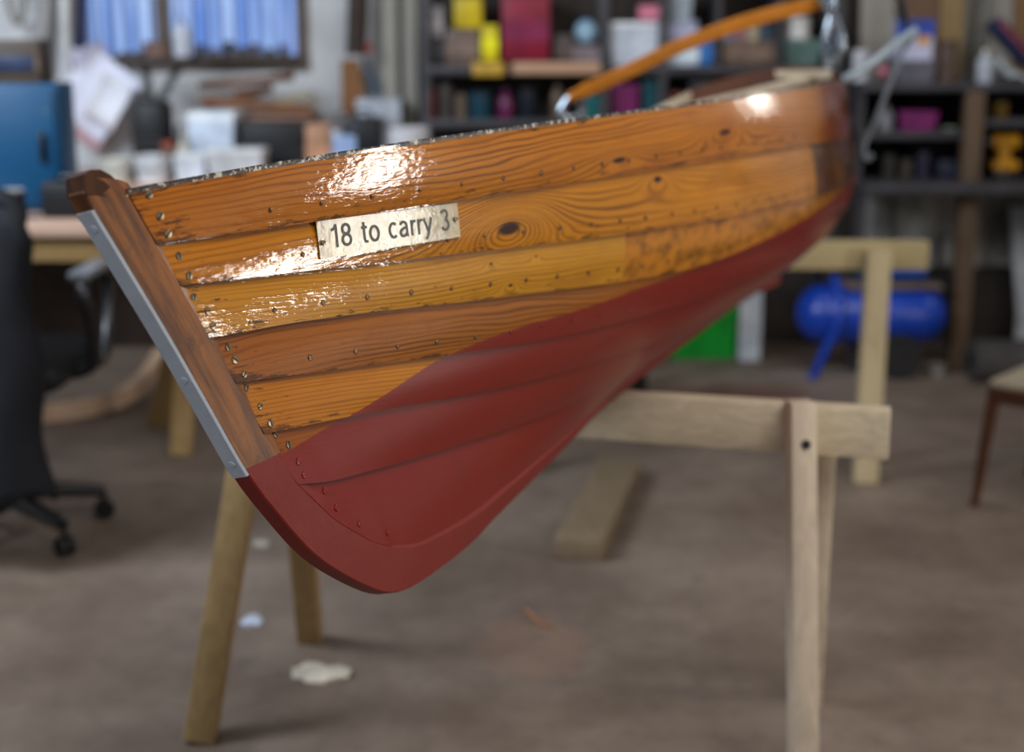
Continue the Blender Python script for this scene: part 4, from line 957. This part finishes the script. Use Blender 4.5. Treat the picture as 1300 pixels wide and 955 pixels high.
# hanging dark tools by the pale post
r = thing_tubes('hanging_apron', 'dark brown apron hanging on the wall left of the pale post', 'apron', at(455, 70, 6.2), [('cloth', [at(455, -30, 6.22), at(454, 20, 6.22), at(452, 70, 6.22)], [.045, .05, .04] * 1 if False else .045, plain('apron_dark', (56, 44, 38), .8)), ('neck_strap', [at(450, -30, 6.24), at(462, -30, 6.24)], .01, BK), ('red_tag', [at(468, 55, 6.16), at(468, 66, 6.16)], .014, plain('tag_red', (140, 40, 44), .5))])
def saw(px, py0, py1):
    a = at(px - 15, py0, 6.25); b = at(px + 8, py0, 6.25); c = at(px + 16, py1, 6.25); d = at(px - 14, py1, 6.25); bs = (a + d) / 2; r = empty('wooden_template', bs); tag(r, 'tapered brown wooden template leaning on wall above the back bench', 'template')
    addp(MB().prism([a, b, c, d], (0, .02, 0)), 'board', timber('template_brown', (132, 88, 50), 2, .7), r, bs)
    addp(MB().box((d.x, 6.235, d.z), (c.x, 6.25, d.z + .02)), 'foot_strip', OF2, r, bs)
saw(448, 76, 146)
carton('drawer_unit', 'pale grey drawer unit behind the black tool case', 'drawer unit', (at(452, 140, 6.05).x, at(508, 140, 6.05).x, zb, at(470, 126, 6.05).z), 6.05, .2, (160, 166, 176))
thing_tubes('steel_rule', 'blue-grey steel rule hanging right of the wooden template', 'rule', at(476, 120, 6.3), [('blade', [at(464, 78, 6.3), at(480, 122, 6.3)], .018, plain('steel_blue', (92, 104, 120), .4, .3)), ('end_loop', [at(462, 72, 6.3), at(464, 78, 6.3)], .01, BK)])
# pale timber posts
POST = timber('painted_post', (150, 146, 136), 2, .85, 20)
for px0, px1, lb in ((486, 505, 'pale painted wall post left of the dark shelving, left one of the pair'), (512, 530, 'pale painted post touching the dark shelving, right one of the pair')):
    x0, x1 = at(px0, 60, 6.25).x, at(px1, 60, 6.25).x; m = MB().box((x0, 6.24, 0), (x1, YW, 2.9), bev=.004); o = m.build('wall_post', POST, origin=((x0 + x1) / 2, 6.3, 0)); tag(o, lb, 'post', 'pale wall posts')
jar('mixing_bowl', 'white plastic bowl seen just above the gunwale below the dark shelving', 'bowl', (at(496, 180, 5.3).x, at(546, 180, 5.3).x, .80, at(510, 161, 5.3).z), 5.18, (200, 200, 204), (160, 160, 164), 'bucket')
r = empty('low_table', (at(525, 180, 5.5).x, 5.3, 0)); tag(r, 'dark low table under the white bowl, mostly behind the hull', 'table'); bs = Vector(r.location); xx = bs.x
addp(MB().box((xx - .18, 5.12, .76), (xx + .9, 5.5, .80), bev=.004), 'table_top', plain('table_dark', (48, 44, 42), .6), r, bs)
for dx in (-.14, .86):
    for y in (5.16, 5.46): addp(MB().bar((xx + dx, y, 0), (xx + dx, y, .76), .04, .04), 'leg', BM, r, bs)

# ================================================================= DARK SHELVING
Ys = 5.98; SH = plain('shelf_dark', (58, 56, 60), .5, var=.25); SHG = plain('shelf_bluegrey', (78, 86, 94), .5, var=.2)
xL, xR = at(536, 80, Ys).x, at(1070, 80, Ys).x; zU = at(600, 84, Ys).z; zL = at(600, 152, Ys).z
r = empty('shelving_unit', ((xL + xR) / 2, 6.15, 0)); tag(r, 'long dark open shelving along the back wall behind the hull', 'shelving'); bs = Vector(r.location)
for zz in (zU, zL, zU + .55): addp(MB().box((xL, Ys, zz - .035), (xR, 6.30, zz), bev=.002), 'shelf', SH, r, bs)
for px in (540, 768, 842, 1065):
    x = at(px, 80, Ys).x
    for y in (Ys - .002, 6.26): addp(MB().bar((x, y + .02, 0), (x, y + .02, 2.0), .035, .035), 'upright', SH, r, bs)
for px in (912, 990): addp(MB().box((at(px, 50, Ys).x - .012, Ys + .01, zU), (at(px, 50, Ys).x + .012, 6.28, zU + .51)), 'divider', SH, r, bs)
def on(z_, px0, py, px1, Y): a = at(px0, py, Y); b = at(px1, py, Y); return (a.x, b.x, z_ + .001, a.z)
Yi = 6.02
carton('tool_case', 'tall crimson case on upper shelf, the biggest thing there', 'case', on(zU + .02, 637, -6, 698, 5.99), 5.985, .27, (124, 14, 42), 'box', (122, 24, 64))
carton('yellow_case', 'large yellow case at top of upper shelf left of the crimson case', 'case', on(zU + .15, 576, -10, 612, Yi), Yi, .2, (196, 170, 14), 'case')
carton('brown_carton', 'grey-brown carton under the large yellow case', 'box', on(zU, 566, 37, 608, Yi), Yi, .22, (104, 86, 76))
carton('yellow_box', 'narrow yellow box standing against the crimson case', 'box', on(zU + .02, 611, 32, 632, 5.99), 5.99, .18, (214, 198, 8))
carton('dark_box', 'black box at left end of the upper shelf', 'box', on(zU, 540, 50, 565, Yi), Yi, .2, (34, 32, 34))
carton('white_tin', 'grey-white tin at far left above the black box', 'box', on(zU + .115, 546, 8, 562, Yi), Yi, .15, (130, 124, 124))
# boards on the shelf front
o = MB().box((at(600, 90, 5.96).x, 5.945, at(600, 96, 5.96).z), (at(640, 90, 5.96).x, 5.978, at(600, 79, 5.96).z), bev=.003).build('yellow_level', plain('level_yellow', (186, 148, 52), .5), None); tag(o, 'short yellow spirit level lying along the shelf edge', 'spirit level')
o = MB().box((at(650, 90, 5.96).x, 5.94, at(600, 94, 5.96).z), (at(762, 90, 5.96).x, 5.978, at(600, 79, 5.96).z), bev=.003).build('pine_batten', timber('batten_pink', (190, 150, 122), 0, .8), None); tag(o, 'pale pine batten lying along the shelf edge below the crimson case', 'batten')
carton('grey_carton', 'dark brown carton right of the crimson case', 'box', on(zU, 704, 44, 728, Yi), Yi, .2, (74, 62, 58))
jar('float_ball', 'round pale blue and white float on the upper shelf', 'float', (at(730, 40, Yi).x, at(760, 40, Yi).x, at(745, 56, Yi).z, 0), Yi, (150, 184, 206), (60, 120, 170), 'ball')
carton('grey_tray', 'low pinkish grey tray under the round float', 'tray', on(zU, 728, 57, 762, Yi), Yi, .2, (112, 100, 104))
carton('white_drum', 'large white tub on the upper shelf right of the round float', 'tub', on(zU, 774, 28, 838, Yi), Yi, .22, (200, 208, 220), 'tub')
carton('pink_carton', 'pink and white carton on top of the large white tub', 'box', on(at(780, 27, Yi).z, 812, 6, 838, Yi), Yi, .14, (190, 110, 132))
carton('blue_white_carton', 'flat white carton with blue end, beneath the curved tiller', 'box', on(zU, 846, 56, 888, Yi), Yi, .22, (186, 198, 212))
carton('blue_box', 'bright blue box beside the flat white carton', 'box', on(zU, 889, 50, 905, Yi), Yi, .2, (44, 104, 170))
carton('lilac_carton', 'lilac-grey carton stacked on the flat white carton', 'box', on(at(850, 55.5, Yi).z, 848, 26, 886, Yi), Yi, .2, (150, 152, 176))
carton('pale_crate', 'pale grey crate at the top, above the lilac-grey carton', 'crate', on(at(850, 25.5, Yi).z, 850, -8, 880, Yi), Yi, .2, (150, 160, 168), 'tub')
carton('cardboard_tray', 'brown tray of small jars between the shelf dividers', 'tray', on(zU, 918, 52, 985, Yi), Yi + .01, .2, (104, 84, 72))
zj = at(920, 51.5, Yi).z
for i, (px, c1, c2, lb) in enumerate([(926, (170, 174, 206), (200, 204, 230), 'white and lilac jar'), (944, (168, 122, 126), (150, 70, 80), 'reddish jar'), (960, (180, 168, 140), (190, 180, 160), 'cream jar'), (977, (70, 88, 104), (50, 66, 84), 'slate blue jar')]):
    jar('small_jar', lb + ' standing in the brown tray on the upper shelf', 'jar', on(zj, px - 8, 28 + 3 * (i % 2), px + 8, Yi), Yi + .03, c1, c2, 'can', 'jars in the brown tray')
carton('teal_crate', 'grey-green crate at right end of the upper shelf', 'crate', on(zU, 996, 50, 1044, Yi), Yi, .22, (84, 110, 104), 'tub')
jar('white_tub', 'round white tub on the grey-green crate', 'tub', on(at(1000, 49.5, Yi).z, 1000, 20, 1032, Yi), Yi, (206, 204, 200), (220, 218, 214), 'can')
carton('black_bin', 'black bin on upper shelf behind the metal clamp', 'bin', on(zU, 1046, 30, 1058, Yi), Yi, .22, (34, 36, 40), 'tub')
# lower level
lo = [('red_tin', 'small red tin at left end of the lower shelf', 514+26, 546+6, 108, 126, (160, 36, 44), 'can'), ('grey_pot', 'grey pot on the lower shelf right of the red tin', 556, 574, 104, 0, (96, 88, 84), 'can'), ('beige_tin', 'beige tin low on the lower shelf', 578, 592, 118, 0, (150, 128, 110), 'can'),
      ('cyan_can', 'petrol blue can on the lower shelf', 594, 624, 116, 0, (34, 88, 110), 'can'), ('magenta_bottle', 'magenta bottle on the lower shelf', 632, 652, 112, 0, (140, 36, 104), 'bottle'), ('navy_can', 'dark navy can right of the magenta bottle', 658, 682, 112, 0, (26, 36, 54), 'can'), ('tan_tin', 'tan tin left of the rowlock', 700, 716, 104, 0, (140, 114, 90), 'bottle')]
for nm, lb, a, b, py, _, c_, kd in lo:
    c_ = tuple(int(q * .72) for q in c_)
    jar(nm, lb, kd, on(zL, a, py, b, Yi), Yi, c_, tuple(int(q * .7) for q in c_), kd)
carton('magenta_pouch', 'purple box on lower shelf under the middle of curved tiller', 'box', on(zL, 776, 108, 812, Yi), Yi, .2, (110, 30, 84), 'tub')
carton('teal_box', 'teal box on the lower shelf just right of the rowlock', 'box', on(zL, 742, 122, 760, Yi), Yi - .02, .2, (20, 96, 98), 'tub')
carton('dark_teal_box', 'dark teal box above the gunwale, right of the purple box', 'box', on(zL, 816, 104, 835, Yi), Yi, .2, (16, 72, 80), 'tub')
jar('orange_tin', 'dull orange tin above the gunwale right of dark teal box', 'tin', on(zL, 850, 116, 866, Yi), Yi, (150, 76, 54), (110, 60, 44), 'can')
carton('grey_crate', 'slate grey crate on lower shelf behind the stern', 'crate', on(zL, 876, 104, 960, Yi), Yi, .2, (50, 54, 60), 'tub')

# ================================================================= RIGHT SHELVING
Yr = 5.75; WD = timber('dull_brown_post', (98, 78, 60), 2, .7, 30); 
zT = at(1150, 106, Yr).z; zM = at(1150, 168, Yr).z; zB = at(1150, 230, Yr).z; zR = at(1280, 152, Yr).z
x0, x1 = at(1094, 120, Yr).x, 2.62; xp0, xp1 = at(1228, 120, Yr).x, at(1251, 120, Yr).x
r = empty('bench_shelving', ((x0 + x1) / 2, 6.0, 0)); tag(r, 'dark open shelving with brown front post at right edge, above the compressor', 'shelving'); bs = Vector(r.location)
addp(MB().box((x0, Yr, zT - .03), (x1, 6.28, zT), bev=.003), 'shelf', SH, r, bs); addp(MB().box((x0, Yr + .02, zM - .03), (xp0, 6.28, zM), bev=.003), 'shelf', SH, r, bs)
addp(MB().box((x0, Yr - .12, zB - .04), (x1, 6.28, zB), bev=.003), 'shelf', SH, r, bs); addp(MB().box((xp1, Yr + .02, zR - .03), (x1, 6.28, zR), bev=.003), 'shelf', SH, r, bs)
addp(MB().box((xp0, Yr - .01, 0), (xp1, Yr + .05, zT - .03), bev=.003), 'front_post', WD, r, bs)
addp(MB().box((x0 + .01, Yr + .03, .0), (x0 + .05, Yr + .07, zB - .04)), 'leg', SH, r, bs)
addp(MB().box((x0, Yr + .04, zB), (x0 + .025, 6.26, zT - .03)), 'side_panel', SH, r, bs)
addp(MB().box((x0, 6.24, zB), (x1, 6.255, zT - .03)), 'back_panel', plain('black_panel', (16, 15, 15), .8), r, bs)
addp(MB().box((x1 - .03, Yr + .04, 0), (x1, 6.26, zT - .03)), 'side_panel', SH, r, bs)
Yk = Yr + .08
carton('purple_box', 'plum box on middle shelf of the right shelving', 'box', on(zM, 1144, 142, 1192, Yk), Yk, .2, (124, 40, 100), 'tub')
jar('white_bottle', 'pale bottle on middle shelf left of the plum box', 'bottle', on(zM, 1118, 132, 1138, Yk), Yk, (116, 114, 120), (90, 90, 94))
carton('pale_sponge', 'flat pale green block on middle shelf right of the plum box', 'block', on(zM, 1198, 162, 1216, Yk), Yk, .08, (110, 118, 106))
for px, rgb, lb, t_ in [(1132, (52, 48, 42), 'dark olive tin on bottom shelf, left one', 196), (1154, (66, 60, 50), 'brown-grey tin on bottom shelf, middle', 202), (1176, (44, 42, 60), 'dark indigo tin on bottom shelf beside the brown-grey one', 192)]:
    jar('dark_tin', lb, 'tin', on(zB, px - 9, t_, px + 9, Yk), Yk, rgb, tuple(int(q * .8) for q in rgb), 'can', 'tins on the bottom shelf')
carton('navy_box', 'navy box on bottom shelf against the brown post', 'box', on(zB, 1192, 204, 1222, Yk), Yk, .2, (30, 34, 52))
# yellow power drill
xd, yd = at(1278, 200, Yk).x, Yk; zq = zB; bs = Vector((xd, yd + .04, zq)); r = empty('power_drill', bs); tag(r, 'yellow power drill standing on its battery at right edge', 'drill')
YD = plain('drill_yellow', (196, 136, 14), .4, var=.1)
addp(MB().box((xd - .05, yd - .02, zq), (xd + .045, yd + .07, zq + .035), bev=.008), 'battery', BK, r, bs)
addp(MB().bar((xd, yd + .03, zq + .035), (xd - .004, yd + .03, zq + .13), .045, .05, bev=.012), 'grip', YD, r, bs)
addp(MB().box((xd - .055, yd - .01, zq + .035), (xd + .055, yd + .06, zq + .075), bev=.012), 'handle_base', YD, r, bs)
addp(MB().tube([(xd - .055, yd + .03, zq + .15), (xd + .05, yd + .03, zq + .15)], .032, 14), 'motor_housing', YD, r, bs)
addp(MB().tube([(xd - .055, yd + .03, zq + .15), (xd - .08, yd + .03, zq + .15), (xd - .10, yd + .03, zq + .15)], [.022, .02, .01], 12), 'chuck', BK, r, bs)
jar('amber_jar', 'dim amber jar on the small shelf above the yellow drill', 'jar', on(zR, 1264, 128, 1284, Yk), Yk, (116, 88, 24), (60, 50, 30), 'can')
# on the top
Yt = Yr + .1
cd_ = carton('washing_powder_box', 'blue and white powder box with orange spot on top of right shelving', 'box', on(zT + .085, 1143, 25, 1187, Yt), Yt, .12, (188, 190, 214))
bs = Vector(cd_.location); R_ = on(zT + .085, 1143, 25, 1187, Yt)
for c_ in list(cd_.children):
    if c_.name.startswith('band'): bpy.data.objects.remove(c_)
addp(MB().box((R_[0] - .001, Yt - .002, R_[3] - .065), (R_[1] + .001, Yt + .05, R_[3] + .001)), 'blue_band', plain('powder_blue', (44, 74, 170), .5), cd_, bs)
cc = at(1172, 51, Yt); addp(MB().lathe([(.022, 0), (.022, .003), (0, .0031)], (cc.x, Yt - .001, cc.z), Matrix.Rotation(PI / 2, 4, 'X')), 'orange_spot', plain('spot_orange', (214, 150, 50), .5), cd_, bs)
carton('grey_box', 'low grey box under the blue and white powder box', 'box', on(zT, 1138, 76, 1188, Yt), Yt - .01, .16, (96, 94, 104), 'tub')
jar('brown_jar', 'tall brown jar right of the powder box', 'jar', on(zT, 1196, 50, 1220, Yt), Yt, (96, 76, 66), (40, 34, 32), 'can')
jar('glue_bottle', 'small white bottle with blue label at top of the brown post', 'bottle', on(zT, 1238, 62, 1258, Yt), Yr + .03, (176, 182, 192), (210, 208, 200))
jar('white_jar', 'white jar right of the clamp bracket', 'jar', (at(1084, 80, 6.0).x, at(1106, 80, 6.0).x, zT + .001, at(1090, 62, 6.0).z), 6.0, (206, 208, 216), (220, 220, 224), 'can')
jar('pink_ball', 'small pink ball below the thick pale hose', 'ball', (at(1116, 90, Yt).x, at(1130, 90, Yt).x, at(1120, 98, Yt).z, 0), Yt, (196, 110, 130), (190, 110, 130), 'ball')
# boards leaning on the wall above
BDS = [(1092, 1134, (168, 162, 152), 'pale grey board leaning on wall right of the stern'), (1146, 1190, (112, 86, 66), 'brown board leaning on the wall behind powder box'), (1192, 1222, (150, 124, 84), 'tan board leaning on the wall above brown jar'), (1254, 1284, (150, 144, 136), 'pale board leaning on the wall above glue bottle'), (1286, 1330, (128, 96, 62), 'ochre board leaning at right edge')]
for i, (a, b, rgb, lb) in enumerate(BDS):
    xa, xb = at(a, 30, 6.2).x, at(b, 30, 6.2).x; m = MB(); m.prism([(xa, 6.16, zT + .002), (xb, 6.16, zT + .002), (xb, 6.26, 2.1), (xa, 6.26, 2.1)], (0, .022, 0))
    o = m.build('leaning_board', timber('board_%d' % i, rgb, 2, .8, 30), origin=((xa + xb) / 2, 6.17, zT + .002)); tag(o, lb, 'board', 'boards leaning above the right shelving')
thing_tubes('dark_lath', 'thin dark pole leaning between tan board and pale board', 'pole', at(1222, 100, 6.1), [('shaft', [at(1246, -20, 6.14), at(1224, 100, 6.05)], .012, plain('lath_dark', (64, 58, 52), .6)), ('tip', [at(1224, 96, 6.05), at(1223, 103, 6.05)], .014, plain('tip_blue', (104, 118, 140), .5))])
# navy and red tool roll
a, b = at(1262, 28, Yt), at(1312, 84, Yt); r = empty('tool_roll', a); tag(r, 'navy tool roll with red stripe leaning at right edge', 'tool roll')
addp(MB().bar(a + Vector((0, .02, 0)), b + Vector((0, .02, 0)), .06, .11, (0, 1, 0), .015), 'roll', plain('roll_navy', (26, 34, 66), .7), r, a)
addp(MB().bar(a + Vector((.015, -.015, .0)), b + Vector((.015, -.015, .0)), .012, .05, (0, 1, 0), .004), 'stripe', plain('roll_red', (158, 44, 48), .6), r, a)
# cloth
c1, c2 = at(1264, 70, Yr + .05), at(1320, 104, Yr + .05); m = MB(); v = []
for i in range(13):
    for k in range(7):
        fx = i / 12; v.append((c1.x + (c2.x - c1.x) * fx, Yr + .08 + .14 * k / 6, zT + .015 + .09 * math.exp(-((fx - .25) ** 2) * 8) * (.6 + .4 * math.sin(k + i * .9)) * (1 - .2 * fx)))
o = m.add(v, [(i*7+k, (i+1)*7+k, (i+1)*7+k+1, i*7+k+1) for i in range(12) for k in range(6)]).build('cloth_bundle', plain('cloth_pale', (176, 186, 190), .8, var=.1)); md = o.modifiers.new('S', 'SOLIDIFY'); md.thickness = .012
tag(o, 'crumpled pale cloth on top of the shelving at right edge', 'cloth')

# ================================================================= FLOOR MACHINES BY THE WALL
Yc = 5.75; TB = plain('compressor_blue', (14, 62, 172), .3, var=.15, scale=6, spec=.6)
xa, xb = at(1010, 400, Yc).x, at(1200, 400, Yc).x; zc_ = at(1100, 398, Yc).z; rr = (at(1100, 362, Yc).z - at(1100, 436, Yc).z) / 2
bs = Vector(((xa + xb) / 2, Yc, 0)); r = empty('air_compressor', bs); tag(r, 'blue air compressor with lying tank and wheels by the wall', 'compressor')
MX = Matrix.Rotation(PI / 2, 4, 'Y'); L = xb - xa
prof = [(0, 0), (rr * .45, .012), (rr * .8, .045), (rr * .96, .09), (rr, .13), (rr, L - .13), (rr * .96, L - .09), (rr * .8, L - .045), (rr * .45, L - .012), (0, L)]
addp(MB().lathe(prof, (xa, Yc, zc_), MX, 36), 'tank', TB, r, bs)
addp(MB().box((xa + L * .30, Yc - .09, zc_ + rr * .93), (xa + L * .93, Yc + .09, zc_ + rr * .93 + .02), bev=.004), 'deck', plain('deck_greybrown', (112, 96, 90), .6), r, bs)
for x in (xa + L * .24,):
    addp(MB().tube([(x - .0, Yc - rr * .2, zc_ + rr * 1.25), (x + .01, Yc - rr * 1.0, zc_ + rr * .6), (x + .0, Yc - rr * 1.12, zc_ - rr * .2), (x - .04, Yc - rr * 1.0, zc_ - rr * .9), (x - .09, Yc - rr * .9, .0)], .018, 10), 'front_leg', TB, r, bs)
for y, nm in ((Yc - rr * .95, 'wheel'), (Yc + rr * .8, 'wheel')):
    MW = Matrix.Rotation(PI / 2, 4, 'X'); wz = .095; wxx = at(1133, 425, Yc).x
    w_ = addp(MB().lathe([(.05, -.02), (.088, -.02), (.095, -.012), (.095, .012), (.088, .02), (.05, .02)], (wxx, y, wz), MW, 30), nm, plain('tyre', (32, 30, 29), .8), r, bs)
    h_ = MB().lathe([(.0, -.012), (.052, -.018), (.052, .018), (0, .012)], (wxx, y, wz), MW, 24).build('wheel_hub', plain('hub_grey', (180, 170, 160), .5), origin=bs); h_.parent = w_; h_.location = (0, 0, 0)
mx0, mx1 = at(1128, 340, Yc).x, at(1178, 340, Yc).x
zd = zc_ + rr * .93 + .02
addp(MB().tube([(mx0, Yc, zd + .055), (mx1 - .02, Yc, zd + .055)], .052, 20), 'motor', plain('motor_blue', (30, 84, 170), .4), r, bs)
addp(MB().box((mx0 - .14, Yc - .05, zd), (mx0 - .04, Yc + .05, zd + .10), bev=.01), 'pump_head', plain('pump_blue_grey', (60, 84, 120), .4), r, bs)
for k in range(4): addp(MB().box((mx0 - .145, Yc - .055, zd + .02 + k * .02), (mx0 - .035, Yc + .055, zd + .027 + k * .02)), 'fin', BM, r, bs)
addp(MB().tube(spline([(xa + L * .91, Yc, zd), (xa + L * .93, Yc, zd + .10), (xa + L * .92, Yc - .02, at(1190, 290, Yc).z)], 5), .012, 8), 'riser', BM, r, bs)
addp(MB().lathe([(.0, -.01), (.024, -.008), (.024, .008), (0, .01)], (xa + L * .92, Yc - .04, at(1190, 296, Yc).z), Matrix.Rotation(PI / 2, 4, 'X'), 18), 'gauge', plain('gauge_black', (40, 38, 38), .4), r, bs)
addp(MB().tube([(xa + L * .98, Yc, zc_ + rr * .2), (xa + L * 1.03, Yc, zc_ + rr * .9), (xa + L * 1.03, Yc, zc_ + rr * 1.3)], .013, 8), 'push_handle', BM, r, bs)
# green box + white post
x0, x1 = at(845, 400, 6.1).x, at(934, 400, 6.1).x
carton('green_crate', 'bright green plastic crate on the floor below the hull', 'crate', (x0, x1, .001, at(900, 372, 6.0).z), 5.98, .28, (0, 146, 42), 'tub', (0, 158, 50))
x0, x1 = at(938, 400, 6.0).x, at(965, 400, 6.0).x
carton('upright_box', 'narrow white upright box standing between green crate and compressor', 'box', (x0, x1, .001, at(950, 340, 6.0).z), 5.96, .12, (196, 204, 214), 'box', (204, 210, 218))
# grey roll at right
Yg = 5.6; a = at(1234, 440, Yg); rr_ = .085
bs = Vector((a.x, Yg, 0)); r = empty('felt_roll', bs); tag(r, 'thick dark grey roll lying on floor at right edge', 'roll')
addp(MB().tube([(a.x, Yg, rr_ + .002), (a.x + .7, Yg, rr_ + .002)], rr_, 28), 'roll', plain('felt_grey', (66, 62, 60), .8), r, bs); addp(MB().tube([(a.x - .004, Yg, rr_), (a.x + .704, Yg, rr_)], .03, 16), 'core', BK, r, bs)
x0, x1 = at(1288, 300, 6.1).x, at(1330, 300, 6.1).x; m = MB().prism([(x0, 6.0, .20), (x1, 6.0, .20), (x1, 6.2, at(1290, 262, 6.2).z), (x0 + .01, 6.2, at(1290, 262, 6.2).z)], (0, .015, 0))
m.prism([(x0, 6.0, 0), (x1, 6.0, 0), (x1, 6.0, .20), (x0, 6.0, .20)], (0, .015, 0))
o = m.build('white_sheet_board', plain('board_white', (196, 200, 204), .6), origin=(x0, 6.0, 0)); tag(o, 'white board leaning at the right edge behind the grey roll', 'board')
jar('small_tin', 'small grey tin on floor between the compressor and brown post', 'tin', (at(1178, 450, 5.7).x, at(1202, 450, 5.7).x, .001, .05), 5.66, (120, 116, 108), (140, 136, 128), 'can')
